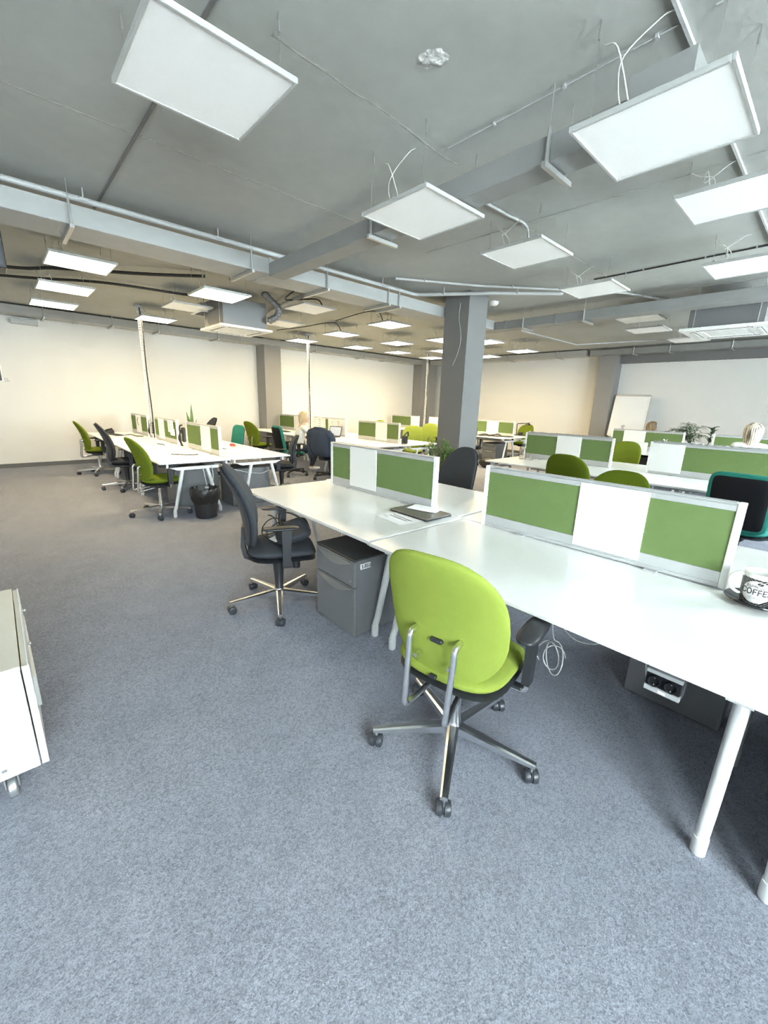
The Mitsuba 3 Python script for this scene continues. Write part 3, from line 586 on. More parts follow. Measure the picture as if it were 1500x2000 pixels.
def square_chair(phi):
    k = Kit(); star_base(k, phi, 'black_plastic'); column_part(k); seat_part(k, 0.25, 0.245, 0.47)
    def bk(off):
        def f(x, y, z):
            zz = y + 0.75; t = (zz - 0.47) / 0.55
            return (-0.21 - 0.10 * t + z + off + 0.35 * x * x, x, zz)
        return f
    k.add('backrest', warp(pad(sup(0.245, 0.275, 6.0), 0.095, 7, 56), bk(0.0)), 'back_fabric', 50)
    k.add('back_shell', warp(pad(sup(0.208, 0.238, 10.0), 0.05, 5, 48), bk(-0.032)), 'matte_black', 50)
    k.add('spine', hull(bb(-0.06, 0.0, -0.05, 0.05, 0.38, 0.41), bb(-0.29, -0.25, -0.04, 0.04, 0.40, 0.58)), 'black_plastic', False)
    for s in (-1, 1): arm_rest(k, s, bracket=None, hz=0.67)
    for s in (-1, 1): k.add('arm_base', bb(0.02, 0.08, min(s * 0.10, s * 0.30), max(s * 0.10, s * 0.30), 0.41, 0.45, 0.006), 'black_plastic', False)
    return k
LIME_DIM = {'seat_fabric': 'lime_fabric_dim', 'back_fabric': 'lime_fabric_dim'}; LIME_SHADED = {'seat_fabric': 'lime_fabric_shaded', 'back_fabric': 'lime_fabric_shaded'}  # darker copies of the one lime fabric, light level painted in
LIME = {'seat_fabric': 'lime_fabric', 'back_fabric': 'lime_fabric'}; BLACK = {'seat_fabric': 'black_fabric', 'back_fabric': 'black_fabric'}; TEAL = {'seat_fabric': 'teal_fabric', 'back_fabric': 'teal_fabric'}
GG = 'swivel task chairs'
G1, G2 = green_chair(202.7, 26), green_chair(176)
B1, B2, B3 = black_chair(268), black_chair(178), black_chair(178, False)
S1 = square_chair(20)
def chair(kit, x, y, yaw, label, mats): return put(kit, 'office_chair', label, 'chair', (x, y, 0), yaw, GG, mats)
chair(G1, 1.345, 0.925, 10, 'lime green swivel chair with chrome star base nearest the camera', LIME)
chair(B1, 1.42, 2.68, -26, 'black swivel chair with a bag on its seat beside the grey pedestal', BLACK)
chair(G2, 1.47, 5.96, 4, 'green swivel chair at the near end of the left bench beside the waste bin', LIME_DIM)
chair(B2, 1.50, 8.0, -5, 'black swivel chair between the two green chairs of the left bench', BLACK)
chair(G2, 1.40, 9.85, 0, 'green swivel chair farthest back along the left bench', LIME_DIM)
chair(S1, 3.25, 8.1, 180, 'teal square backed chair on the far side of the left bench', TEAL)
chair(B2, 3.42, 9.9, 180, 'black chair whose top shows above the near screen of the left bench', BLACK)
chair(B3, 3.47, 6.32, 152, 'black chair at the near far corner of the left bench, seat turned left', BLACK)
chair(G2, 4.62, 9.45, 8, 'lime chair in dimmed green at the end of the middle far bench in front of the pilaster', LIME_DIM)
chair(S1, 4.47, 7.72, -6, 'teal chair with dark back shell on which the blonde woman sits', TEAL)
chair(S1, 4.90, 6.9, 12, 'chair covered by the dark blue denim jacket', BLACK)
chair(G2, 7.20, 6.80, 222, 'bright lime chair left of the column, nearer of two', LIME)
chair(G2, 8.65, 7.62, 205, 'bright lime chair left of the column, farther of two', LIME)
chair(G2, 7.15, 8.4, 180, 'lime chair half hidden by the near screen of the middle far bench', LIME)
chair(G2, 8.4, 9.6, 180, 'lime chair far back whose rounded top shows above a screen', LIME)
chair(B2, 3.42, 2.72, 180, 'black chair in front of the base of the column', BLACK)
chair(G2, 5.05, 2.08, 2, 'lime chair in shade-darkened green in front of the carafe bench, fully rounded back', LIME_SHADED)
chair(G2, 3.62, 1.18, 178, 'green chair whose top just shows above the nearest screen', LIME_SHADED)
chair(S1, 5.10, 0.47, -4, 'teal chair with dark back shell at the right edge', TEAL)
chair(G2, 7.55, 2.38, 180, 'lime chair in dimmed green between the second and third bench', LIME_DIM)
chair(G2, 11.9, 6.6, 180, 'lime chair in dimmed green far back at the end of the far right bench', LIME_DIM)
chair(B2, 9.35, 6.7, 10, 'dark swivel chair far back right of the column', BLACK)
chair(G2, 7.95, 0.85, 0, 'chair on which the streaked blonde woman sits', LIME_DIM)
chair(B2, 11.35, 2.75, 180, 'chair on which the woman behind the third bench screen sits', BLACK)

# ================================================================ STORAGE
def pedestal_kit(w=0.43, d=0.60, h=0.555, sticker=False):
    """Front faces -x; origin at the front centre on the floor."""
    k = Kit(); hw = w / 2
    k.add('body', bb(0.02, d, -hw, hw, 0.006, h - 0.012, 0.003), 'pedestal_grey', False)
    k.add('top_plate', bb(0.0, d, -hw, hw, h - 0.0118, h, 0.002), 'pedestal_top', False)
    k.add('plinth', bb(0.05, d - 0.03, -hw + 0.02, hw - 0.02, 0.0, 0.0058), 'black_plastic', False)
    zs = [(0.01, 0.355), (0.362, h - 0.018)]
    for z0, z1 in zs:
        dr_ = k.add('drawer', bb(-0.001, 0.0195, -hw + 0.003, hw - 0.003, z0, z1, 0.002), 'pedestal_front', False)
        n = 14; P = []                                   # bowed grip along the drawer's upper edge
        for i in range(n + 1):
            y = -hw * 0.9 + i / n * w * 0.9; P.append((y, -0.055 * math.sin(math.pi * i / n) - 0.004))
        poly = [(y, 0.0) for y, _ in (P[0], P[-1])] ; poly = [(P[0][0], 0.0)] + [(y, z) for y, z in P] + [(P[-1][0], 0.0)]
        g = extr(poly, 0.012); g = g.copy(); V = g.vertices; g.vertices = np.c_[-0.0015 - 0.010 * V[:, 2] / 0.012 * 1.0, V[:, 0], z1 - 0.004 + V[:, 1]]; g.fix_normals()
        k.add('grip', g, 'handle_grey', False, under=dr_)
    k.add('lock', xf(lathe([(0, 0), (0.008, 0), (0.008, 0.004), (0, 0.004)], 12), rot([0, 1, 0], -90)).apply_translation((-0.001, -hw + 0.04, 0.40)), 'handle_grey', 30)
    if sticker:
        st = k.add('sticker', bb(0.045, 0.13, -hw - 0.0012, -hw - 0.0002, h - 0.075, h - 0.035), 'paper', False)
        tx = meshkit.text_mesh('1.801', 0.022, 0.0006, bold=True); V = tx.vertices; tx.vertices = np.c_[0.054 + V[:, 0] * 0.9, -hw - 0.0014 - V[:, 2], h - 0.066 + V[:, 1]]; tx.fix_normals()
        k.add('lettering', tx, 'ink', False, under=st)
    return k
put(pedestal_kit(0.46, 0.62, sticker=True), 'drawer_pedestal', 'grey drawer pedestal with a small white sticker, beside the black chair', 'drawer unit', (1.555, 2.145, 0), -2.0, 'grey drawer pedestals')
PK = pedestal_kit()
put(PK, 'drawer_pedestal', 'unseen pedestal added to shade the floor by the two desk feet at the right edge', 'drawer unit', (1.62, -0.42, 0), 0, 'grey drawer pedestals')  # added out of view to block window light under the nearest desk
put(PK, 'drawer_pedestal', 'pedestal added for the dark mass and shade beyond the nearest white desk leg', 'drawer unit', (3.0, -0.39, 0), 180, 'grey drawer pedestals')  # added to stop light from the right windows, stands for a black mass
put(PK, 'drawer_pedestal', 'dark grey pedestal under the nearest desk behind the power sockets', 'drawer unit', (3.0, 0.312, 0), 180, 'grey drawer pedestals')
put(PK, 'drawer_pedestal', 'grey pedestal behind the waste bin under the left bench', 'drawer unit', (1.72, 6.35, 0), 0, 'grey drawer pedestals')
put(PK, 'drawer_pedestal', 'grey pedestal with a white cable in front of it, far side of the left bench', 'drawer unit', (2.98, 6.0, 0), 180, 'grey drawer pedestals')
put(PK, 'drawer_pedestal', 'dark pedestal under the far right bench behind the slanted legs', 'drawer unit', (10.0, 6.5, 0), 0, 'grey drawer pedestals')
# white cabinet on castors at the left edge (front faces +x)
k = Kit(); cx1, cy0, cy1, cz0, cz1 = -0.046, 1.83, 2.66, 0.13, 0.57
k.add('body', bb(cx1 - 0.62, cx1 - 0.027, cy0, cy1, cz0, cz1 - 0.018, 0.002), 'white_laminate', False)
k.add('top_board', bb(cx1 - 0.62, cx1 - 0.025, cy0 - 0.001, cy1, cz1 - 0.0175, cz1, 0.002), 'cream_laminate', False)
k.add('edge_strip', bb(cx1 - 0.022, cx1 - 0.006, cy0 + 0.004, cy1 - 0.004, cz0 + 0.02, cz1 - 0.010), 'cream_laminate', False)
k.add('end_panel', bb(cx1 - 0.022, cx1 - 0.0005, cy0 - 0.002, cy0 + 0.0035, cz0 + 0.005, cz1 - 0.004), 'white_laminate', False)
d1 = k.add('drawer', bb(cx1 - 0.0055, cx1 - 0.0012, cy0 + 0.004, cy1 - 0.004, 0.425, cz1 - 0.003, 0.001), 'white_laminate', False)
d2 = k.add('drawer', hull(bb(cx1 - 0.0055, cx1 + 0.010, cy0 + 0.18, cy0 + 0.19, 0.275, 0.415), bb(cx1 - 0.0055, cx1 + 0.001, cy1 - 0.01, cy1 - 0.004, 0.275, 0.415)), 'white_laminate', False)
d3 = k.add('drawer', bb(cx1 - 0.0055, cx1 - 0.0012, cy0 + 0.004, cy1 - 0.004, cz0 + 0.005, 0.265, 0.001), 'white_laminate', False)
for y in (2.13, 2.50): k.add('knob', xf(lathe([(0, 0), (0.004, 0), (0.0045, 0.007), (0.008, 0.009), (0.0075, 0.014), (0, 0.015)], 12), rot([0, 1, 0], 90)).apply_translation((cx1 - 0.0012, y, 0.505)), 'galvanized', 30, under=d1)
for y, z in ((1.84, 0.52), (1.84, 0.17)): k.add('screw_cap', bb(cx1 - 0.135, cx1 - 0.120, cy0 - 0.0015, cy0 + 0.001, z - 0.006, z + 0.006), 'galvanized', False)
for x in (cx1 - 0.12, cx1 - 0.52):
    for y in (cy0 + 0.07, cy1 - 0.07):
        k.add('castor', cat(bb(x - 0.03, x + 0.03, y - 0.03, y + 0.03, 0.105, 0.1295), bb(x - 0.022, x - 0.017, y - 0.02, y + 0.02, 0.045, 0.105), bb(x + 0.017, x + 0.022, y - 0.02, y + 0.02, 0.045, 0.105), xf(lathe([(0, -0.014), (0.036, -0.014), (0.04, -0.01), (0.04, 0.01), (0.036, 0.014), (0, 0.014)], 18), rot([0, 1, 0], 90)).apply_translation((x, y, 0.04))), 'galvanized', 30)
put(k, 'drawer_cabinet', 'white low cabinet on castors with a cream top at the left edge', 'cabinet')
# waste bin with bag
k = Kit()
k.add('bucket', lathe([(0, 0.0), (0.125, 0.0), (0.13, 0.006), (0.158, 0.33), (0.154, 0.33), (0.126, 0.012), (0, 0.012)], 28), 'black_plastic', 35)
th = np.linspace(0, 2 * np.pi, 61)[:-1]; rows = [(0.150, 0.20), (0.172, 0.26), (0.186, 0.31), (0.184, 0.36), (0.172, 0.395), (0.162, 0.38), (0.150, 0.32), (0.135, 0.24), (0.09, 0.20), (0.002, 0.19)]
V = []
for i, (r, z) in enumerate(rows):
    for t in th:
        q = np.array([math.cos(t) * 3, math.sin(t) * 3, i * 0.7]); w = meshkit.fbm(q * 2.6) - 0.5
        rr_ = r * (1 + (0.16 if i < 8 else 0.05) * w); V.append([rr_ * math.cos(t), rr_ * math.sin(t), z + 0.09 * (meshkit.fbm(q * 2 + 9) - 0.5) * (1 if 0 < i < 8 else 0.5)])
F = []
for i in range(len(rows) - 1):
    for j in range(60):
        a, b = i * 60 + j, i * 60 + (j + 1) % 60; F += [[a, b, b + 60], [a, b + 60, a + 60]]
k.add('bin_bag', trimesh.Trimesh(V, F, process=False), 'black_bag', 30)
put(k, 'waste_bin', 'black waste bin lined with a shiny black bag under the left bench', 'waste bin', (1.88, 5.47, 0))
# power sockets under the nearest desk
k = Kit()
k.add('housing', bb(0.0, 0.07, -0.066, 0.066, -0.05, 0.05, 0.003), 'matte_black', False)
k.add('trim_strip', bb(-0.006, 0.02, -0.069, 0.069, 0.032, 0.052, 0.002), 'screen_alu', False); k.add('trim_strip', bb(-0.006, 0.02, -0.069, 0.069, -0.056, -0.030, 0.002), 'screen_alu', False)
k.add('bracket', cat(bb(0.01, 0.06, -0.071, -0.066, -0.05, 0.120), bb(0.01, 0.06, 0.066, 0.071, -0.05, 0.120), bb(0.01, 0.06, -0.071, 0.071, 0.1199, 0.135)), 'dark_steel', False)
for y in (-0.032, 0.032):
    sk = k.add('socket', xf(lathe([(0.0, 0.004), (0.019, 0.004), (0.019, 0.012), (0.025, 0.014), (0.026, 0.0), (0, 0.0)], 22), rot([0, 1, 0], -90)).apply_translation((0.0, y, 0.001)), 'matte_black', 30)
    for s in (-1, 1): k.add('contact', box(0.004, 0.005, 0.005, (-0.008, y + s * 0.0, 0.001 + s * 0.0165)), 'galvanized', False, under=sk)
k.add('label_plate', bb(-0.0075, -0.0058, -0.016, 0.012, -0.049, -0.037), 'paper', False)
put(k, 'power_socket_box', 'black twin power socket with silver strips under the nearest desk', 'power socket', M=T().translate([1.60, 0.236, 0.598]).scale([1, 0.80, 0.80]))
def tubes(*paths, r=0.003, k=6, n=8): return cat(*[tube(smooth_path(p, n), r, k) for p in paths])
one('white_cable', tubes([(1.66, 0.32, 0.70), (1.67, 0.315, 0.64), (1.66, 0.295, 0.545), (1.655, 0.28, 0.535)], r=0.004), 'white_cable', 'pale cable running down to the power sockets under the nearest desk', 'cable')
loop = [(1.95 + 0.02 * math.sin(t * 1.3), 0.765 + 0.045 * math.cos(t) - 0.012 * math.sin(0.5 * t), 0.275 + 0.085 * math.sin(t) + 0.008 * math.cos(0.7 * t)) for t in np.linspace(1.6, 15.5, 34)]
one('white_cable', tubes([(1.95, 0.79, 0.64), (1.95, 0.795, 0.5), (1.95, 0.775, 0.385)] + loop, [(1.95, 0.80, 0.36), (1.96, 0.83, 0.33), (1.95, 0.86, 0.27), (1.96, 0.84, 0.22)], n=4, r=0.0032), 'white_cable', 'coiled white cable hanging under the nearest desk right of the lime chair', 'cable')
one('white_cable', tubes([(1.9, 0.74, 0.62), (1.9, 0.72, 0.50), (1.9, 0.66, 0.455), (1.9, 0.59, 0.462), (1.9, 0.54, 0.50), (1.9, 0.52, 0.62)]), 'white_cable', 'sagging white cable under the nearest desk between coil and power sockets', 'cable')
one('white_cable', tubes([(2.28, 5.60, 0.60), (2.40, 5.62, 0.56), (2.6, 5.66, 0.50), (2.8, 5.70, 0.47), (2.95, 5.75, 0.5)], r=0.005), 'white_cable', 'white cable sagging under the near end of the left bench', 'cable')
one('cable_hub', cat(box(0.12, 0.05, 0.03, (1.99, 5.62, 0.36), 0.006), tubes([(1.93, 5.62, 0.64), (1.95, 5.62, 0.5), (1.97, 5.62, 0.37)], [(2.05, 5.62, 0.64), (2.05, 5.6, 0.5), (2.03, 5.62, 0.37)], r=0.005)), 'white_cable', 'white adapter hanging on cables above the waste bin', 'adapter')

# ================================================================ THINGS ON THE NEAR DESKS
MUGX, MUGY, MS, DZ = 2.31, 0.092, 1.42, 0.7305
one('saucer', lathe([(0, 0.004), (0.03, 0.0), (0.04, 0.004), (0.07, 0.013), (0.078, 0.018), (0.077, 0.0205), (0.068, 0.017), (0.04, 0.009), (0, 0.008)], 48).apply_scale(MS).apply_translation((MUGX, MUGY, DZ)), 'ceramic_black', 'black saucer with a pale rim under the coffee mug', 'saucer', 50)
FR = math.radians(176)      # the way the print faces
def mug_print(p, n, uv):
    a = dr.atan2(p.y - MUGY, p.x - MUGX) - (FR - 2 * math.pi); a = dr.select(a > math.pi, a - 2 * math.pi, a); a = dr.select(a < -math.pi, a + 2 * math.pi, a)
    x, z = a * 0.043, (p.z - DZ) / MS - 0.009
    v = dr.abs(x) * 0.75 - z; st = (v * 120) - dr.floor(v * 120)
    line = dr.select(st < 0.14, 0.75, 0.014)
    oval = dr.square(x / 0.0365) + dr.square((z - 0.043) / 0.0345) < 1
    bean = dr.square((x - 0.006) / 0.0072) + dr.square((z - 0.070) / 0.0045) < 1
    v2 = dr.select(oval & ~bean, 0.82, line)
    return mi.Color3f(v2, v2, v2)
pr('mug_print', mug_print, 0.15)
k = Kit()
k.add('cup', lathe([(0, 0.009), (0.034, 0.009), (0.038, 0.012), (0.0425, 0.03), (0.0435, 0.105), (0.0425, 0.107), (0.041, 0.105), (0.040, 0.03), (0.036, 0.016), (0, 0.014)], 48), 'ceramic_white', 40)
a_ = np.linspace(-1.75, 1.75, 40); sl = []
prof_ = [(0.0391, 0.0125), (0.0431, 0.03), (0.0440, 0.092)]
for r, z in prof_: sl += [[r * math.cos(FR + a), r * math.sin(FR + a), z] for a in a_]
F = []
for i in range(2):
    for j in range(39): a = i * 40 + j; F += [[a, a + 1, a + 41], [a, a + 41, a + 40]]
sleeve = k.add('printed_band', trimesh.Trimesh(sl, F, process=False), 'mug_print', True)
def wrap(txt, hgt, zc, bold, squeeze=1.0):
    m = meshkit.text_mesh(txt, hgt, 0.0004, bold=bold); V = m.vertices; V = V - [(V[:, 0].max() + V[:, 0].min()) / 2, 0, 0]
    m = trimesh.Trimesh(V, m.faces).subdivide_to_size(0.004); V = m.vertices; a = FR + V[:, 0] * squeeze / 0.0437; r = 0.04385 + V[:, 2]
    m.vertices = np.c_[r * np.cos(a), r * np.sin(a), zc + V[:, 1]]; return m
k.add('lettering', wrap('COFFEE', 0.0175, 0.0445, True, 0.82), 'ink', False, under=sleeve)
k.add('lettering', wrap('ESPRESSO', 0.0075, 0.0655, False, 0.95), 'ink', False, under=sleeve)
k.add('lettering', wrap('ROAST', 0.007, 0.0305, False, 0.9), 'faint_ink', False, under=sleeve)
ha = math.radians(112); hd = np.array([math.cos(ha), math.sin(ha)])
k.add('handle', tube(smooth_path([(*(hd * 0.041), 0.092), (*(hd * 0.056), 0.096), (*(hd * 0.071), 0.085), (*(hd * 0.075), 0.066), (*(hd * 0.068), 0.046), (*(hd * 0.052), 0.034), (*(hd * 0.040), 0.032)], 5), 0.0052, 10), 'ceramic_white', True)
put(k, 'coffee_mug', 'white coffee mug with a black striped band and the word COFFEE', 'mug', M=T().translate([MUGX, MUGY, DZ]).scale(MS))
k = Kit()
k.add('lid', bb(-0.135, 0.135, -0.195, 0.195, 0.0125, 0.023, 0.004), 'laptop_bronze', False); k.add('base', bb(-0.135, 0.135, -0.195, 0.195, 0.002, 0.0118, 0.003), 'black_plastic', False)
k.add('hinge', rod((0.132, -0.12, 0.012), (0.132, 0.12, 0.012), 0.005, 8), 'dark_steel', True)
put(k, 'notebook_computer', 'closed bronze notebook computer lying on the near desk', 'laptop', (2.255, 2.015, DZ), -2)
def sheet(w, l, curl=0.004, seed=0, th=0.0006, n=10):
    V, F = [], []
    for s in (0, 1):
        for i in range(n):
            for j in range(n):
                u, v = i / (n - 1) - 0.5, j / (n - 1) - 0.5; V.append([u * w, v * l, (0.0006 if s == 0 else 0.0006 + th) + curl * meshkit.noise(np.array([u * 3 + seed, v * 3, 1.0])) * (4 * u * u + 4 * v * v)])
    for i in range(n - 1):
        for j in range(n - 1):
            a = i * n + j; b = a + n * n; F += [[a, a + 1, a + n + 1], [a, a + n + 1, a + n], [b, b + n + 1, b + 1], [b, b + n, b + n + 1]]
    e = [i * n for i in range(n)] + [(n - 1) * n + j for j in range(1, n)] + [i * n + n - 1 for i in range(n - 2, -1, -1)] + [j for j in range(n - 2, 0, -1)]
    for a, b in zip(e, e[1:] + e[:1]): F += [[a, b, b + n * n], [a, b + n * n, a + n * n]]
    m = trimesh.Trimesh(V, F, process=False); m.fix_normals(); return m
def words(k, under, rows, w, mat='ink', z=0.003, hgt=0.008):
    ms = []
    for (x, y0, ln) in rows:
        y = y0; e = y0 - ln
        while y > e:
            d = rng.uniform(0.012, 0.03); ms.append(bb(x - hgt / 2, x + hgt / 2, max(y - d, e), y, z, z + 0.0004)); y -= d + 0.006
    k.add('lettering', cat(*ms), mat, False, under=under)
k = Kit(); p = k.add('page', sheet(0.21, 0.297, 0.002, 3), 'paper', True)
words(k, p, [(0.025, 0.10, 0.22), (-0.005, 0.10, 0.20)], 0.2, 'ink', 0.0032, 0.007)
k.add('drawing', cat(*[tube([(-0.05 + 0.014 * math.cos(t), 0.08 + 0.016 * math.sin(t), 0.0034) for t in np.linspace(0, 6.28, 14)], 0.0008, 4), tube([(-0.045 + 0.008 * math.cos(t), 0.115 + 0.008 * math.sin(t), 0.0034) for t in np.linspace(0, 6.28, 12)], 0.0008, 4)]), 'faint_ink', False, under=p)
put(k, 'paper_sheet', 'sheet with two bold lines of print sticking out from under the notebook computer', 'paper', (2.035, 2.02, DZ), -8)
k = Kit(); p = k.add('page', sheet(0.15, 0.25, 0.004, 5), 'paper', True); words(k, p, [(0.03, 0.06, 0.12), (0.01, 0.05, 0.09)], 0.1, 'faint_ink', 0.0042, 0.004)
put(k, 'paper_sheet', 'white sheet lying on top of the closed notebook computer', 'paper', (2.325, 2.03, DZ + 0.0235), 14)
# things on the black chair's seat
def seat_pt(x, y, z):
    a = math.radians(-26); return (1.42 + x * math.cos(a) - y * math.sin(a), 2.66 + x * math.sin(a) + y * math.cos(a), z)
bag = warp(pad(sup(0.13, 0.19, 3.5), 0.085, 6, 36), lambda x, y, z: (x, y, z + 0.02 * math.sin(y * 18)))
bag.apply_transform(rot([0, 1, 0], -16)); bag.apply_transform(rot([0, 0, 1], -26)); bag.apply_translation(seat_pt(0.10, 0.0, 0.585))
k = Kit(); b_ = k.add('pouch', bag, 'black_fabric', 50)
k.add('strap', tubes([seat_pt(0.02, 0.17, 0.60), seat_pt(0.03, 0.20, 0.67), seat_pt(0.10, 0.12, 0.69), seat_pt(0.18, 0.02, 0.66), seat_pt(0.22, -0.1, 0.62)], r=0.006), 'black_fabric', True)
put(k, 'laptop_bag', 'soft black bag lying on the seat of the black chair', 'bag')
one('black_cable', tubes([seat_pt(-0.02 + 0.06 * math.cos(t) - 0.004 * t, 0.03 + 0.10 * math.sin(t), 0.59 + 0.05 * math.cos(t * 0.9) + 0.003 * t) for t in np.linspace(0, 14, 40)], r=0.0045, n=2), 'black_cable', 'looped black cable on the seat of the black chair', 'cable')
ps = sheet(0.11, 0.15, 0.004, 8); ps.apply_transform(rot([0, 1, 0], -20)); ps.apply_translation(seat_pt(-0.01, -0.02, 0.555))
one('paper_sheet', ps, 'paper', 'small white sheet on the seat of the black chair among the cables', 'paper', True)

# ================================================================ CABLE POLES
def cable_pole(x, y, z0, label, sway=0.0):
    k = Kit(); zz = np.arange(z0, H - 0.02, 0.045); seg = []
    for i, z in enumerate(zz):
        dx = sway * math.sin((z - z0) / (H - z0) * math.pi)
        seg.append(cat(*[bb(x + dx + sx - 0.004, x + dx + sx + 0.004, y + sy - 0.004, y + sy + 0.004, z, z + 0.047) for sx, sy in ((-0.032, 0), (0.032, 0), (0, 0.032))], bb(x + dx - 0.036, x + dx + 0.036, y - 0.02, y + 0.036, z + 0.018, z + 0.028)))
    k.add('spine', cat(*seg), 'white_plastic', False)
    k.add('black_cable', tube(smooth_path([(x + 0.02, y - 0.035, z0 - 0.1), (x + 0.028, y - 0.035, 1.3), (x + 0.012, y - 0.035, 2.0), (x + 0.02, y - 0.035, 2.7), (x + 0.0, y - 0.035, H - 0.02)], 8), 0.011, 6), 'black_cable', True)
    k.add('grey_cable', tube(smooth_path([(x - 0.02, y - 0.033, z0 - 0.1), (x + 0.0, y - 0.033, 1.5), (x + 0.02, y - 0.033, 2.2), (x - 0.01, y - 0.033, H - 0.02)], 8), 0.008, 6), 'pipe_grey', True)
    k.add('ceiling_bracket', box(0.14, 0.1, 0.05, (x, y, H - 0.025), 0.006), 'pipe_grey', False)
    return put(k, 'cable_pole', label, 'cable riser', group='white cable risers')
cable_pole(2.26, 9.25, 0.74, 'white cable riser with a black cable rising from the left bench')
cable_pole(6.05, 9.48, 0.74, 'white cable riser rising beside the head of the blonde woman', 0.04)
cable_pole(10.6, 9.50, 0.74, 'white cable riser far back just left of the middle column', 0.03)
one('column_cable', tubes([(5.325, 4.18, 3.0), (5.322, 4.19, 2.8), (5.324, 4.14, 2.6), (5.322, 4.13, 2.45), (5.324, 4.17, 2.3), (5.322, 4.25, 2.12)], r=0.005), 'pipe_grey', 'thin loose cable hanging down the shaded side of the middle column', 'cable')

# ================================================================ FLIP CHART, WHITE BOX, CARAFE
k = Kit()
def fc(u, v, w=0.0): # board coordinates: u along -y, v up, leaning back
    return (12.62 + 0.20 * (v - 0.9) + w, 4.40 - u, v)
def board(u0, u1, v0, v1, w0, w1): return hull([fc(u, v, w) for u in (u0, u1) for v in (v0, v1) for w in (w0, w1)])
k.add('board', board(0.0, 0.86, 0.86, 1.93, 0.0, 0.015), 'white_laminate', False)
k.add('rim', cat(board(-0.012, 0.0, 0.85, 1.94, -0.006, 0.02), board(0.86, 0.872, 0.85, 1.94, -0.006, 0.02), board(0.0, 0.86, 0.85, 0.86, -0.006, 0.02)), 'screen_alu', False)
k.add('paper_clamp', board(0.02, 0.84, 1.915, 1.955, -0.02, 0.02), 'screen_alu', False)
k.add('paper_pad', board(0.06, 0.80, 0.92, 1.91, -0.006, -0.001), 'paper', False)
k.add('pen_tray', board(0.05, 0.80, 0.83, 0.85, -0.06, 0.015), 'screen_alu', False)
for a, b in ((fc(0.08, 0.9, 0.02), (12.35, 4.42, 0.012)), (fc(0.78, 0.9, 0.02), (12.35, 3.46, 0.012)), (fc(0.43, 1.5, 0.03), (13.0, 3.97, 0.012))): k.add('leg', rod(a, b, 0.014, 8), 'screen_alu', True)
k.add('sketch', cat(*[tube([fc(0.36 + 0.05 * math.cos(t) * q, 1.10 + 0.04 * math.sin(t), -0.009) for t in np.linspace(0, 5.5, 12)], 0.003, 4) for q in (0.4, 1.0)], tube([fc(0.36, 1.05, -0.009), fc(0.37, 1.16, -0.009)], 0.003, 4)), 'ink', False)
put(k, 'flip_chart', 'white flip chart board leaning by the grey pilaster on the right wall', 'flip chart')
k = Kit()
k.add('case', bb(-0.09, 0.09, -0.17, 0.17, 0.0, 0.19, 0.008), 'white_plastic', False)
k.add('dial', xf(lathe([(0, 0), (0.05, 0), (0.05, 0.012), (0.032, 0.02), (0.03, 0.012), (0, 0.012)], 24), rot([0, 1, 0], -90)).apply_translation((-0.09, -0.05, 0.075)), 'black_plastic', 30)
put(k, 'white_device', 'white box with a round black dial on the third bench', 'device', (9.55, 2.73, DZ))
one('computer_tower', bb(9.3, 9.72, 2.42, 2.78, 0.28, 0.66, 0.006), 'black_plastic', 'black computer case held under the third bench beside the green chair', 'computer', False)
k = Kit()
prof = [(0, 0.0), (0.05, 0.0), (0.055, 0.008), (0.056, 0.09), (0.05, 0.13), (0.028, 0.17), (0.024, 0.20), (0.030, 0.215), (0.0275, 0.215), (0.0215, 0.20), (0.0255, 0.17), (0.047, 0.13), (0.053, 0.09), (0.052, 0.012), (0, 0.006)]
k.add('glass', lathe(prof, 32), 'bottle_glass', 60); k.add('stopper', lathe([(0, 0.20), (0.020, 0.20), (0.026, 0.217), (0.028, 0.235), (0.02, 0.245), (0, 0.246)], 20), 'dark_steel', 40)
put(k, 'carafe', 'clear glass carafe with a dark stopper on the second bench', 'carafe', (6.15, 3.36, DZ))
k = Kit(); k.add('glass', lathe([(0, 0), (0.03, 0.0), (0.036, 0.10), (0.034, 0.10), (0.028, 0.006), (0, 0.006)], 24), 'bottle_glass', 60)
put(k, 'drinking_glass', 'drinking glass beside the carafe', 'glass', (6.16, 3.22, DZ))
one('marker_pen', rod((6.25, 3.06, DZ + 0.008), (6.27, 2.96, DZ + 0.008), 0.008, 10), 'white_plastic', 'white marker pen lying on the carafe desk', 'pen', True)
def garland(xc, y0, y1, z, seed):
    P = [(xc + 0.006 * math.sin(i * 1.7 + seed), y0 + (y1 - y0) * i / 60, z + 0.006 + 0.003 * math.sin(i * 2.3 + seed)) for i in range(61)]
    R = [0.007 + 0.006 * meshkit.noise(np.array([i * 0.8, seed, 0.0])) for i in range(61)]
    return tube(P, R, 6)
one('tinsel', garland(6.36, 3.42, 2.14, 1.148, 1), 'galvanized', 'ragged silver tinsel lying along the top of the carafe screen', 'tinsel', False)
one('tinsel', garland(6.36, 1.62, 0.33, 1.148, 2), 'galvanized', 'ragged silver tinsel lying along the top of the wide green screen', 'tinsel', False)
for i, (y, h_) in enumerate([(1.50, 0.03), (1.30, 0.02), (1.16, 0.016)]):
    f = cat(*[hull([(6.35, y, 1.155), (6.37, y, 1.155), (6.355, y + s * 0.03, 1.155 + h_), (6.36, y + s * 0.012, 1.16 + h_)]) for s in (-1, 1)])
    one('paper_bird', f, 'paper', ['largest white folded paper bird on the wide green screen, leftmost', 'middle white folded paper bird on the wide green screen', 'smallest white folded paper bird on the wide green screen, rightmost'][i], 'ornament', False)

